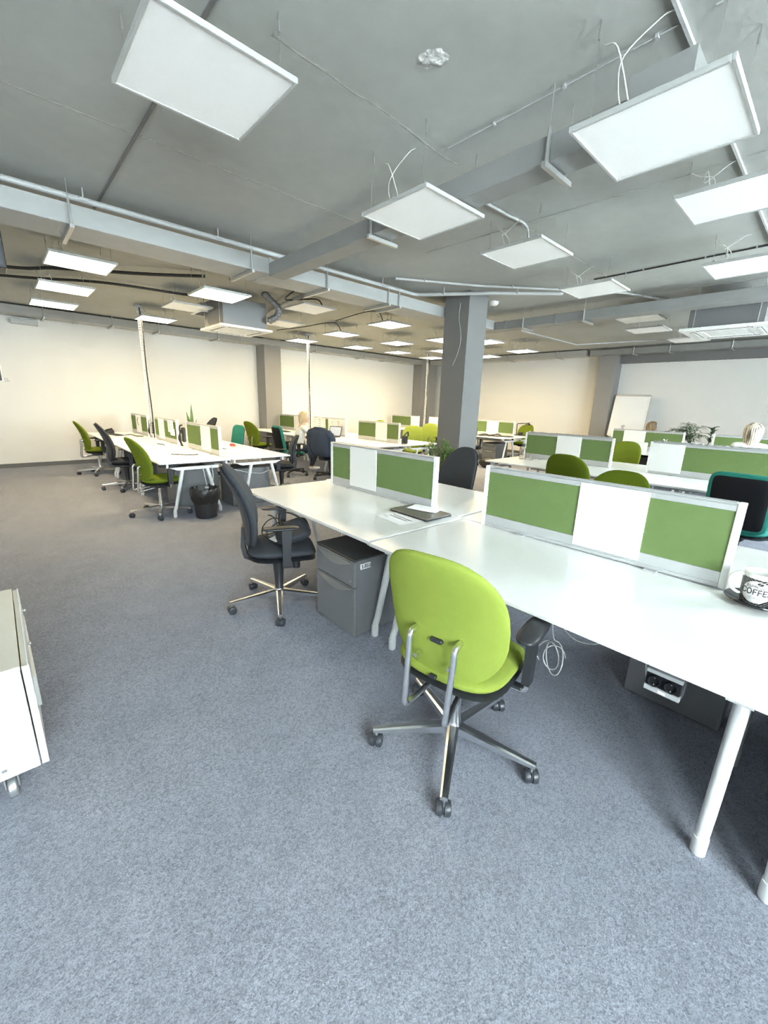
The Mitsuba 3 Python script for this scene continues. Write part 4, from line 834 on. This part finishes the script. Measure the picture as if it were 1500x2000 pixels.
# ================================================================ CLUTTER ON THE FAR BENCHES
def keyboard(x, y, yaw, label):
    k = Kit(); k.add('base', bb(-0.07, 0.07, -0.22, 0.22, 0, 0.016, 0.004), 'black_plastic', False)
    k.add('keys', cat(*[bb(-0.055 + r * 0.022, -0.037 + r * 0.022, -0.2 + c * 0.0235, -0.181 + c * 0.0235, 0.016, 0.021) for r in range(5) for c in range(17)]), 'charcoal_plastic', False)
    labels[put(k, 'keyboard', label, 'keyboard', (x, y, DZ), yaw) + '__keys'] = {'kind': 'stuff'}
def phone(x, y, yaw, label):
    k = Kit(); k.add('body', hull(bb(-0.09, 0.09, -0.1, 0.1, 0, 0.012), bb(0.05, 0.09, -0.1, 0.1, 0.05, 0.07)), 'black_plastic', False)
    k.add('handset', tube(smooth_path([(-0.06, 0.07, 0.04), (0.0, 0.07, 0.065), (0.09, 0.07, 0.085)], 4), 0.02, 8), 'black_plastic', True)
    k.add('display', hull([(0.05, -0.08, 0.053), (0.085, -0.08, 0.071), (0.05, 0.03, 0.053), (0.085, 0.03, 0.071), (0.06, -0.03, 0.05)]), 'screen_glow', False)
    put(k, 'desk_phone', label, 'telephone', (x, y, DZ), yaw)
keyboard(1.78, 10.1, 10, 'black keyboard on the left bench near the back wall')
phone(1.75, 10.65, 0, 'black desk telephone on the left bench nearest the back wall')
one('black_cable', tubes([(1.9, 9.9, DZ + 0.008), (1.98, 9.75, DZ + 0.03), (2.05, 9.62, DZ + 0.008), (2.15, 9.5, DZ + 0.01)], r=0.008), 'black_cable', 'short black cable lying on the left bench below the far screen', 'cable')
one('black_cable', tubes([(2.0, 7.95, DZ + 0.006), (2.05, 7.8, DZ + 0.006), (2.03, 7.65, DZ + 0.006)], r=0.006), 'black_cable', 'thin dark cord lying in the middle of the left bench', 'cable')
one('black_cable', tubes([(1.78, 6.4, DZ + 0.005), (1.88, 6.28, DZ + 0.005), (1.98, 6.2, DZ + 0.005), (2.08, 6.2, DZ + 0.005)], r=0.005), 'black_cable', 'curved black cord lying on the near desk of the left bench', 'cable')
one('red_stapler', warp(pad(sup(0.09, 0.03, 3), 0.05, 4, 20), lambda x, y, z: (2.95 + y, 7.05 + x, DZ + 0.025 + z)), 'red_plastic', 'small red object on the far side of the left bench', 'stapler', 40)
one('paper_sheet', sheet(0.22, 0.3, 0.03, 4).apply_translation((2.72, 6.85, DZ)), 'paper', 'crumpled paper on the far side of the left bench beside the red object', 'paper', True)
# notes pinned to the screens
def notes(x, spots, label, seed):
    for i, (y, z, w, h_) in enumerate(spots):
        m = hull([(x - 0.0016, y - w / 2, z - h_ / 2), (x - 0.0016, y + w / 2, z - h_ / 2), (x - 0.0032, y - w / 2, z + h_ / 2), (x - 0.0032, y + w / 2, z + h_ / 2), (x - 0.004, y, z - h_ / 2), (x - 0.0006, y, z + h_ / 2)])
        k = Kit(); p = k.add('page', m, 'paper', False)
        if w > 0.09: k.add('print', cat(*[bb(x - 0.0049, x - 0.0042, y - w * 0.3, y - w * 0.3 + w * rng.uniform(0.3, 0.6), z + h_ * t, z + h_ * (t + 0.07)) for t in (-0.3, -0.1, 0.1, 0.28)]), 'faint_ink', False, under=p)
        put(k, 'pinned_note', label[i], 'note', group='notes pinned to the left bench screen' if x < 4 else 'notes pinned to the middle bench screen')
notes(2.28 - 0.022, [(7.95, 1.0, 0.21, 0.26), (8.12, 1.02, 0.10, 0.2), (7.84, 0.93, 0.09, 0.12), (8.5, 1.0, 0.15, 0.2), (8.48, 0.88, 0.08, 0.08)], ['largest white note on the middle screen of the left bench', 'narrow tall white note beside the largest one on the middle left bench screen', 'small low white note nearest the camera on the middle left bench screen', 'white note on the white panel of the middle left bench screen', 'tiny white note below another on the white panel, middle left bench screen'], 1)
notes(6.05 - 0.022, [(8.15, 1.0, 0.2, 0.22), (8.4, 1.0, 0.15, 0.2), (8.05, 0.88, 0.1, 0.1), (8.95, 1.0, 0.21, 0.28)], ['wide pale note right of the narrow green strip beside the blonde woman', 'narrow pale note touching the green strip beside the blonde woman', 'tiny low pale note at the near end of the screen beside the blonde woman', 'tall pale note on the half of that screen nearest the blonde woman'], 2)
one('screen_drawing', tubes([(2.27 - 0.024, 10.25 + 0.05 * math.cos(t * 2) , 1.0 + 0.08 * math.sin(t)) for t in np.linspace(0, 12, 40)], r=0.004, n=2), 'ink', 'small dark drawing on the white panel of the farthest left bench screen', 'drawing')
# dark monitor-like boards between the left bench screens
for y, lab in ((7.42, 'black bundle of cables hanging between the near and middle screens of the left bench'), (9.28, 'black cable box at the foot of the left cable riser')):
    one('cable_bundle', cat(box(0.05, 0.10, 0.24, (2.28, y, 0.92), 0.015), tubes([(2.24, y + 0.03, 0.74), (2.22, y - 0.02, 0.9), (2.24, y + 0.04, 1.05), (2.27, y, 1.08)], [(2.24, y - 0.04, 0.74), (2.21, y + 0.03, 0.86), (2.24, y - 0.03, 1.0)], r=0.012)), 'black_cable', lab, 'cables', 30)
# laptop of the blonde woman
def open_laptop(x, y, yaw, label):
    k = Kit(); k.add('base', bb(-0.12, 0.12, -0.17, 0.17, 0, 0.016, 0.004), 'charcoal_plastic', False)
    k.add('lid', hull(bb(0.115, 0.125, -0.17, 0.17, 0.016, 0.018), bb(0.185, 0.195, -0.17, 0.17, 0.235, 0.24)), 'charcoal_plastic', False)
    k.add('display', hull([(0.116, -0.155, 0.03), (0.116, 0.155, 0.03), (0.1795, -0.155, 0.225), (0.1795, 0.155, 0.225), (0.119, 0, 0.03)]), 'screen_lit', False)
    put(k, 'notebook_computer', label, 'laptop', (x, y, DZ), yaw)
pr('screen_lit', (0.45, 0.55, 0.75), 0.3)
open_laptop(5.72, 8.0, 20, 'open notebook computer with a pale display before the blonde woman')
keyboard(5.55, 9.9, 0, 'black keyboard far back left of the blonde woman')
phone(5.6, 10.4, 0, 'black telephone far back left of the blonde woman')
one('white_cup', lathe([(0, 0), (0.03, 0), (0.038, 0.09), (0.035, 0.09), (0.028, 0.006), (0, 0.006)], 20).apply_translation((5.75, 7.4, DZ)), 'ceramic_white', 'white cup on the desk right of the denim jacket', 'cup', 40)
one('cable_bundle', cat(box(0.08, 0.14, 0.16, (6.1, 5.98, 0.82), 0.02), tubes([(6.0, 5.95, 0.74), (6.02, 5.92, 0.9), (6.1, 5.9, 0.98), (6.15, 5.93, 0.9)], r=0.015)), 'black_cable', 'black cables at the end of the near screen of the middle far bench', 'cables', 30)
# far right bench clutter
k = Kit(); k.add('foot', lathe([(0, 0), (0.09, 0), (0.09, 0.015), (0.02, 0.025), (0, 0.025)], 20), 'black_plastic', 30); k.add('arm', tube(fillet_path([(0, 0, 0.02), (0.0, 0.02, 0.34), (0.05, -0.28, 0.36)], 0.05), 0.012, 8), 'black_plastic', True); k.add('shade', lathe([(0.03, 0.04), (0.075, -0.03), (0.07, -0.03), (0.025, 0.035)], 18).apply_translation((0.06, -0.30, 0.34)), 'black_plastic', 30)
put(k, 'desk_lamp', 'thin black desk lamp far back right of the column', 'lamp', (11.3, 6.45, DZ))
k = Kit(); k.add('stand', cat(bb(-0.06, 0.06, -0.1, 0.1, 0, 0.015), rod((0, 0, 0.01), (0, 0, 0.2), 0.015)), 'black_plastic', False); k.add('arm', rod((0, 0, 0.18), (-0.12, 0.1, 0.28), 0.02), 'black_plastic', False)
put(k, 'monitor_arm', 'black empty monitor arm far back right of the column', 'monitor arm', (10.0, 6.95, DZ))
one('cable_bundle', tubes([(9.95, 6.85, DZ + 0.02), (10.05, 6.7, DZ + 0.05), (10.15, 6.6, DZ + 0.02), (10.3, 6.45, DZ + 0.06), (10.25, 6.3, DZ + 0.02), (10.3, 6.1, DZ + 0.02)], [(9.9, 6.8, DZ + 0.02), (10.0, 6.55, DZ + 0.02), (10.1, 6.3, DZ + 0.02)], r=0.018), 'black_cable', 'tangled black cables lying on the far right bench', 'cables')
keyboard(10.35, 6.25, 20, 'black keyboard on the far right bench')
one('wooden_tray', cat(bb(11.2, 11.45, 6.05, 6.35, DZ, DZ + 0.02), bb(11.2, 11.45, 6.05, 6.07, DZ, DZ + 0.09), bb(11.2, 11.45, 6.33, 6.35, DZ, DZ + 0.09)), 'dark_steel', 'black letter tray at the end of the far right bench', 'letter tray', False)
one('duffel_bag', warp(pad(sup(0.26, 0.15, 2.6), 0.26, 6, 30), lambda x, y, z: (9.15 + y, 5.92 + x, 0.135 + z)), 'black_bag', 'dark bag on the floor beside the far right bench', 'bag', 50)

# ================================================================ PLANTS
def leaf_blade(L, W, droop, az, el, base, fold=0.25, n=6, th=0.0012):
    """A leaf from base, growing at elevation el toward az, bending down by droop; a closed thin solid."""
    P = []; p = np.array(base, float); e = el; ca, sa = math.cos(az), math.sin(az)
    for i in range(n + 1):
        t = i / n; P.append((p.copy(), e, W * (math.sin(math.pi * (0.06 + 0.94 * t) ** 0.8) + 0.02)))
        p = p + L / n * np.array([ca * math.cos(e), sa * math.cos(e), math.sin(e)]); e -= droop / n
    V, F = [], []; side = np.array([-sa, ca, 0])
    for q, e, w in P:
        up = np.array([-ca * math.sin(e), -sa * math.sin(e), math.cos(e)])
        V += [q - side * w / 2 + up * fold * w / 2, q, q + side * w / 2 + up * fold * w / 2, q - up * th * 2]
    for i in range(n):
        a = i * 4; b = a + 4
        for u, v in ((0, 1), (1, 2), (2, 3), (3, 0)): F += [[a + u, a + v, b + v], [a + u, b + v, b + u]]
    return trimesh.Trimesh(V, F, process=False)
def pot(r, h): return lathe([(0, 0), (r * 0.75, 0), (r * 0.78, 0.01), (r, h), (r * 0.93, h), (r * 0.72, 0.02), (0, 0.02)], 24)
# bushy plant in front of the column
R_ = random.Random(3); k = Kit()
k.add('pot', pot(0.17, 0.30), 'terracotta', 30); k.add('soil', lathe([(0, 0.27), (0.15, 0.265), (0, 0.26)], 20), 'soil', False)
st, fo = [], []
for i in range(26):
    a, tl = R_.uniform(0, 6.28), R_.uniform(0.02, 0.26); top = R_.uniform(0.78, 1.08); tip = np.array([math.cos(a) * tl, math.sin(a) * tl, top]); b0 = np.array([math.cos(a) * 0.05, math.sin(a) * 0.05, 0.27])
    path = smooth_path([b0, b0 * 0.5 + tip * 0.5 + [0, 0, 0.04], tip], 4); st.append(tube(path, 0.004, 5))
    for j in range(20):
        q = b0 + (tip - b0) * R_.uniform(0.42, 1.0); fo.append(leaf_blade(R_.uniform(0.07, 0.14), R_.uniform(0.016, 0.028), R_.uniform(0.3, 1.6), R_.uniform(0, 6.28), R_.uniform(0.0, 1.3), q, n=4))
k.add('stems', cat(*st), 'leaf_green', True); k.add('foliage', cat(*fo), 'leaf_green', False)
key = put(k, 'bushy_plant', 'tall bushy green plant in front of the left side of the middle column', 'plant', (4.72, 3.86, 0)); labels[key + '__foliage'] = {'label': 'dense narrow green leaves', 'kind': 'stuff'}
# snake plant on the far side of the left bench
k = Kit(); k.add('pot', pot(0.09, 0.16), 'ceramic_black', 30); k.add('soil', lathe([(0, 0.14), (0.08, 0.138), (0, 0.135)], 16), 'soil', False)
for L, az, el in ((0.56, 1.0, 1.50), (0.44, 1.7, 1.25), (0.34, 4.5, 1.35), (0.30, 0.2, 1.3), (0.28, 3.2, 1.45)): k.add('leaf', leaf_blade(L, 0.06, 0.05, az, el, (0.02 * math.cos(az), 0.02 * math.sin(az), 0.13), n=8, th=0.002), 'leaf_snake', 60)
put(k, 'snake_plant', 'snake plant whose upright leaves show above the left bench screen', 'plant', (2.62, 8.02, DZ))
# plants on the third bench
R_ = random.Random(5); k = Kit(); k.add('pot', pot(0.10, 0.17), 'terracotta', 30); k.add('soil', lathe([(0, 0.15), (0.09, 0.147), (0, 0.144)], 16), 'soil', False); st, fo = [], []
for i in range(13):
    a = R_.uniform(0, 6.28); L = R_.uniform(0.12, 0.34); tip = np.array([math.cos(a) * L, math.sin(a) * L, R_.uniform(0.36, 0.60)]); path = smooth_path([(0, 0, 0.14), (tip[0] * 0.3, tip[1] * 0.3, tip[2] * 0.8), tip], 5); st.append(tube(path, 0.004, 5))
    for q in path[3:]:
        for s in (-1, 1): fo.append(leaf_blade(R_.uniform(0.10, 0.17), 0.024, 1.0, a + s * R_.uniform(0.5, 1.3), R_.uniform(-0.2, 0.7), q, n=4))
k.add('stems', cat(*st), 'leaf_dark', True); k.add('foliage', cat(*fo), 'leaf_dark', False)
key = put(k, 'palm_plant', 'bushy dark leaved palm in a pot between two third bench screens', 'plant', (10.35, 2.02, DZ)); labels[key + '__foliage'] = {'label': 'narrow dark palm leaflets', 'kind': 'stuff'}
k = Kit(); k.add('pot', pot(0.08, 0.14), 'terracotta', 30); k.add('soil', lathe([(0, 0.12), (0.07, 0.118), (0, 0.115)], 16), 'soil', False)
k.add('stem', tube(smooth_path([(0, 0, 0.12), (0.02, -0.02, 0.3), (0.0, -0.04, 0.5)], 5), 0.007, 6), 'leaf_dark', True)
for i, (z, az) in enumerate([(0.24, 0.5), (0.28, 2.6), (0.32, 4.6), (0.36, 1.2), (0.40, 3.4), (0.43, 5.6), (0.46, 0.2), (0.48, 2.2), (0.5, 4.2)]): k.add('leaf', leaf_blade(0.15, 0.07, 0.7, az, 0.7, (0.01, -0.03, z), n=6), 'leaf_dark', 60)
put(k, 'rubber_plant', 'small plant with broad dark leaves right of the palm', 'plant', (10.35, 1.72, DZ))

# ================================================================ PEOPLE
def hand(k, wrist, d, up, side, under):
    """An open relaxed hand: palm, four unequal bent fingers and a thumb from the palm's side."""
    w, d, up = np.array(wrist), np.array(d, float), np.array(up, float); d /= np.linalg.norm(d); s = np.cross(up, d); s /= np.linalg.norm(s); u = np.cross(d, s)
    B = [(w, 0.022, w + d * 0.05 + s * 0.018, 0.016), (w, 0.022, w + d * 0.05 - s * 0.018, 0.016), (w + d * 0.05 + s * 0.02, 0.015, w + d * 0.075 - s * 0.022, 0.014)]
    for j, L in enumerate((0.062, 0.072, 0.067, 0.052)):
        b = w + d * 0.075 + s * (0.027 - j * 0.018); m = b + d * L * 0.55 + u * 0.004; e = m + d * L * 0.4 - u * 0.018
        B += [(b, 0.0085, m, 0.008), (m, 0.008, e, 0.007)]
    b = w + d * 0.02 + s * side * 0.024; m = b + d * 0.03 + s * side * 0.022; B += [(b, 0.011, m, 0.0095), (m, 0.0095, m + d * 0.028 + s * side * 0.004, 0.008)]
    return B
def seated_person(hair, shirt, trousers, shoes, headturn=0.0, lean=0.0, reach=0.36, hairlen=0.12, legs='side', hz=0.0, hw=1.0):
    k = Kit(); A = lambda *p: np.array(p, float)
    hip = A(-0.03, 0, 0.56 + hz); ch = hip + A(0.02 + lean * 0.6, 0, 0.30); sh = ch + A(lean * 0.3, 0, 0.135); nk = sh + A(0.01 + lean * 0.2, 0, 0.05); hd = nk + A(0.035 + lean * 0.1, 0, 0.135)
    sk, to, ar, lg, ft = [], [], [], [], []
    to += [(hip + A(0, 0.06, 0), 0.125, hip + A(0, -0.06, 0), 0.125), (hip, 0.125, ch, A(0.105, 0.14, 0.12)), (ch, A(0.105, 0.14, 0.12), sh + A(0, 0, -0.03), A(0.075, 0.13, 0.06))]
    for s in (-1, 1):
        S = sh + A(0, s * 0.165, -0.025); E = S + A(0.12 + reach * 0.1, s * 0.045, -0.20); Wr = E + A(reach * 0.62, -s * 0.10, 0.03)
        to.append((sh + A(0, s * 0.06, -0.02), 0.065, S, 0.055)); ar += [(S, 0.052, S * 0.45 + E * 0.55, 0.045)]; sk += [(S, 0.046, E, 0.036), (E, 0.036, Wr, 0.026)] + hand(k, Wr, A(1, -s * 0.15, -0.12), A(0, 0, 1), -s, None)
        K = hip + A(0.43, s * 0.10, -0.03); An = K + (A(-0.02, s * 0.02, -0.42) if legs == 'down' or s > 0 else A(-0.16, s * 0.05, -0.36)); toe = An + A(0.15, s * 0.03, -0.035)
        lg += [(hip + A(0.02, s * 0.07, -0.02), 0.105, K, 0.065), (K, 0.064, An + A(0, 0, 0.04), 0.045)]; ft += [(An + A(-0.03, 0, -0.03), 0.036, An + A(0.06, 0, -0.03), 0.036), (An + A(0.06, 0, -0.035), 0.033, toe, 0.028)]; sk += [(K, 0.05, An, 0.036)]
    c, s_ = math.cos(headturn), math.sin(headturn); fw, sd = A(c, s_, 0), A(-s_, c, 0); up = A(0, 0, 1)
    sk += [(hip, 0.09, ch, 0.09), (ch, 0.09, sh, 0.06), (sh, 0.058, nk, 0.05), (nk, 0.05, hd + up * -0.04, 0.055), (sh + A(0, 0.15, -0.025), 0.04, sh + A(0, -0.15, -0.025), 0.04)]
    sk += [(hd + up * 0.025 - fw * 0.012, A(0.088, 0.076, 0.092), hd - up * 0.055 + fw * 0.035, 0.045), (hd + fw * 0.07 - up * 0.01, 0.018, hd + fw * 0.098 - up * 0.03, 0.012)]
    for s in (-1, 1): sk.append((hd + sd * s * 0.074 - fw * 0.005, 0.012, hd + sd * s * 0.078 - fw * 0.012 - up * 0.03, 0.009))
    k.add('body', bones(sk, 0.016, 6), 'skin', 60)
    k.add('shirt', bones(to + ar, 0.02, 8), shirt, 60); k.add('trousers', bones(lg + [(hip + A(0, 0.07, -0.03), 0.12, hip + A(0, -0.07, -0.03), 0.12)], 0.02, 8), trousers, 60)
    for i in (0, 2): k.add('shoe', bones(ft[i:i + 2], 0.015, 4), shoes, 60)
    for s in (-1, 1): k.add('eye', ball(hd + fw * 0.080 + sd * s * 0.031 + up * 0.008 - fw * 0.002, 0.008), 'eye_dark', 60)
    k.add('mouth', ball(hd + fw * 0.083 - up * 0.062, (0.008, 0.02, 0.006)), 'lip', 60)
    # hair: a cap over the skull, open at the face, with strands falling behind
    cap = trimesh.creation.icosphere(subdivisions=4, radius=1.0); V = cap.vertices.copy(); keepz = []
    f = V @ fw; z = V[:, 2]; rr = np.stack([0.108 * hw * f, 0.096 * hw * (V @ sd), 0.112 * z], 1)
    fall = np.clip((-f + 0.25), 0, 1) ** 0.6 * np.clip(-z + 0.2, 0, 1); groove = 0.004 * np.sin(np.arctan2(V @ sd, f) * 26)
    wv = 1 + groove / 0.1; P = (rr[:, :1] * fw + rr[:, 1:2] * sd) * wv[:, None] + np.outer(rr[:, 2] - fall * hairlen, up)
    front = (f > 0.42) & (z < 0.52); P[front] -= np.outer(np.minimum(f[front] - 0.42, 0.6) * 0.16, fw)   # draw back from the face
    cap.vertices = hd + up * 0.028 - fw * 0.016 + P; k.add('hair', cap, hair, 60)
    return k
w1 = seated_person('blonde_hair', 'white_shirt', 'dark_jeans', 'sneaker_white', headturn=-0.35, lean=0.10, hairlen=0.10)
put(w1, 'person', 'blonde woman in a white T-shirt and dark trousers seated with her profile turned right', 'person', (4.64, 7.70, 0), -8)
w2 = seated_person('streaked_hair', 'white_shirt', 'dark_jeans', 'sneaker_white', headturn=0.05, lean=0.06, hairlen=0.20, hw=1.18, hz=0.10, legs='down')
put(w2, 'person', 'woman with streaked blonde hair seen from behind in a white top at right edge', 'person', (8.10, 0.85, 0), 0)
w3 = seated_person('brown_hair', 'dark_jeans', 'dark_jeans', 'sneaker_white', headturn=2.3, lean=0.12, hairlen=0.12, hw=1.1, legs='down')
put(w3, 'person', 'woman hidden behind a third bench screen with only her brown hair showing', 'person', (11.2, 2.9, 0), 180)
# denim jacket over the chair
k = Kit()
def jk(x, y, z):
    zz = y + 0.745; t = (zz - 0.47) / 0.55; w = 0.010 * math.sin(x * 38 + y * 9) * (0.4 + max(0, -y) * 2.2)
    return (-0.235 - 0.10 * t + z + w + 0.35 * x * x, x * (1 + 0.10 * max(0, -y)), zz)
k.add('back', warp(pad(sup(0.285, 0.285, 4.5), 0.185, 9, 64), jk), 'denim', 50)
for s in (-1, 1):
    P = smooth_path([(-0.31, s * 0.22, 0.95), (-0.28, s * 0.30, 0.86), (-0.26, s * 0.32, 0.68), (-0.22, s * 0.335, 0.48), (-0.20, s * 0.32, 0.33 if s < 0 else 0.42)], 6)
    k.add('sleeve', tube(P, 0.066 + 0.008 * np.sin(np.arange(len(P)) * 1.9) - 0.0007 * np.arange(len(P)), 12), 'denim', True)
k.add('collar', tube(smooth_path([(-0.29, -0.15, 1.005), (-0.345, -0.09, 1.022), (-0.36, 0, 1.025), (-0.345, 0.09, 1.022), (-0.29, 0.15, 1.005)], 4), 0.026, 8), 'denim', True)
put(k, 'denim_jacket', 'dark blue denim jacket hung over the back of a chair', 'jacket', (4.90, 6.9, 0), 12)

# ================================================================ WALL BITS AT THE LEFT EDGE
k = Kit(); k.add('panel', bb(-0.25, 0.215, 11.47, 11.498, 1.74, 2.03, 0.003), 'black_plastic', False); k.add('border', bb(-0.27, 0.235, 11.48, 11.499, 1.72, 2.05, 0.003), 'white_plastic', False)
put(k, 'wall_display', 'black framed wall display cut by the left edge of the picture', 'display')
k = Kit()
for i, z in enumerate((1.765, 1.725)): k.add('lettering', cat(*[bb(0.25 + j * 0.02, 0.264 + j * 0.02, 11.494, 11.4995, z, z + 0.022) for j in range(3 + i)]), 'faint_ink', False)
put(k, 'wall_lettering', 'two small grey lines of lettering on the back wall beside the black display', 'lettering')
k = Kit(); k.add('cabinet', bb(0.0, 0.262, 4.96, 5.2, 2.52, 2.85, 0.006), 'black_plastic', False); k.add('grille', bb(0.02, 0.245, 4.953, 4.9595, 2.54, 2.83), 'charcoal_plastic', False); k.add('mount', rod((0.13, 5.08, 2.85), (0.13, 5.08, H), 0.015), 'black_plastic', True)
put(k, 'loudspeaker', 'black hanging box cut by the left edge of the picture below the long duct', 'loudspeaker')
for x, lab in ((0.72, 'grey emergency lamp hanging under the back wall duct at the left'),): one('wall_unit', bb(x - 0.22, x + 0.2, 11.35, 11.5, 2.83, 2.93, 0.006), 'pipe_grey', lab, 'lamp', False)
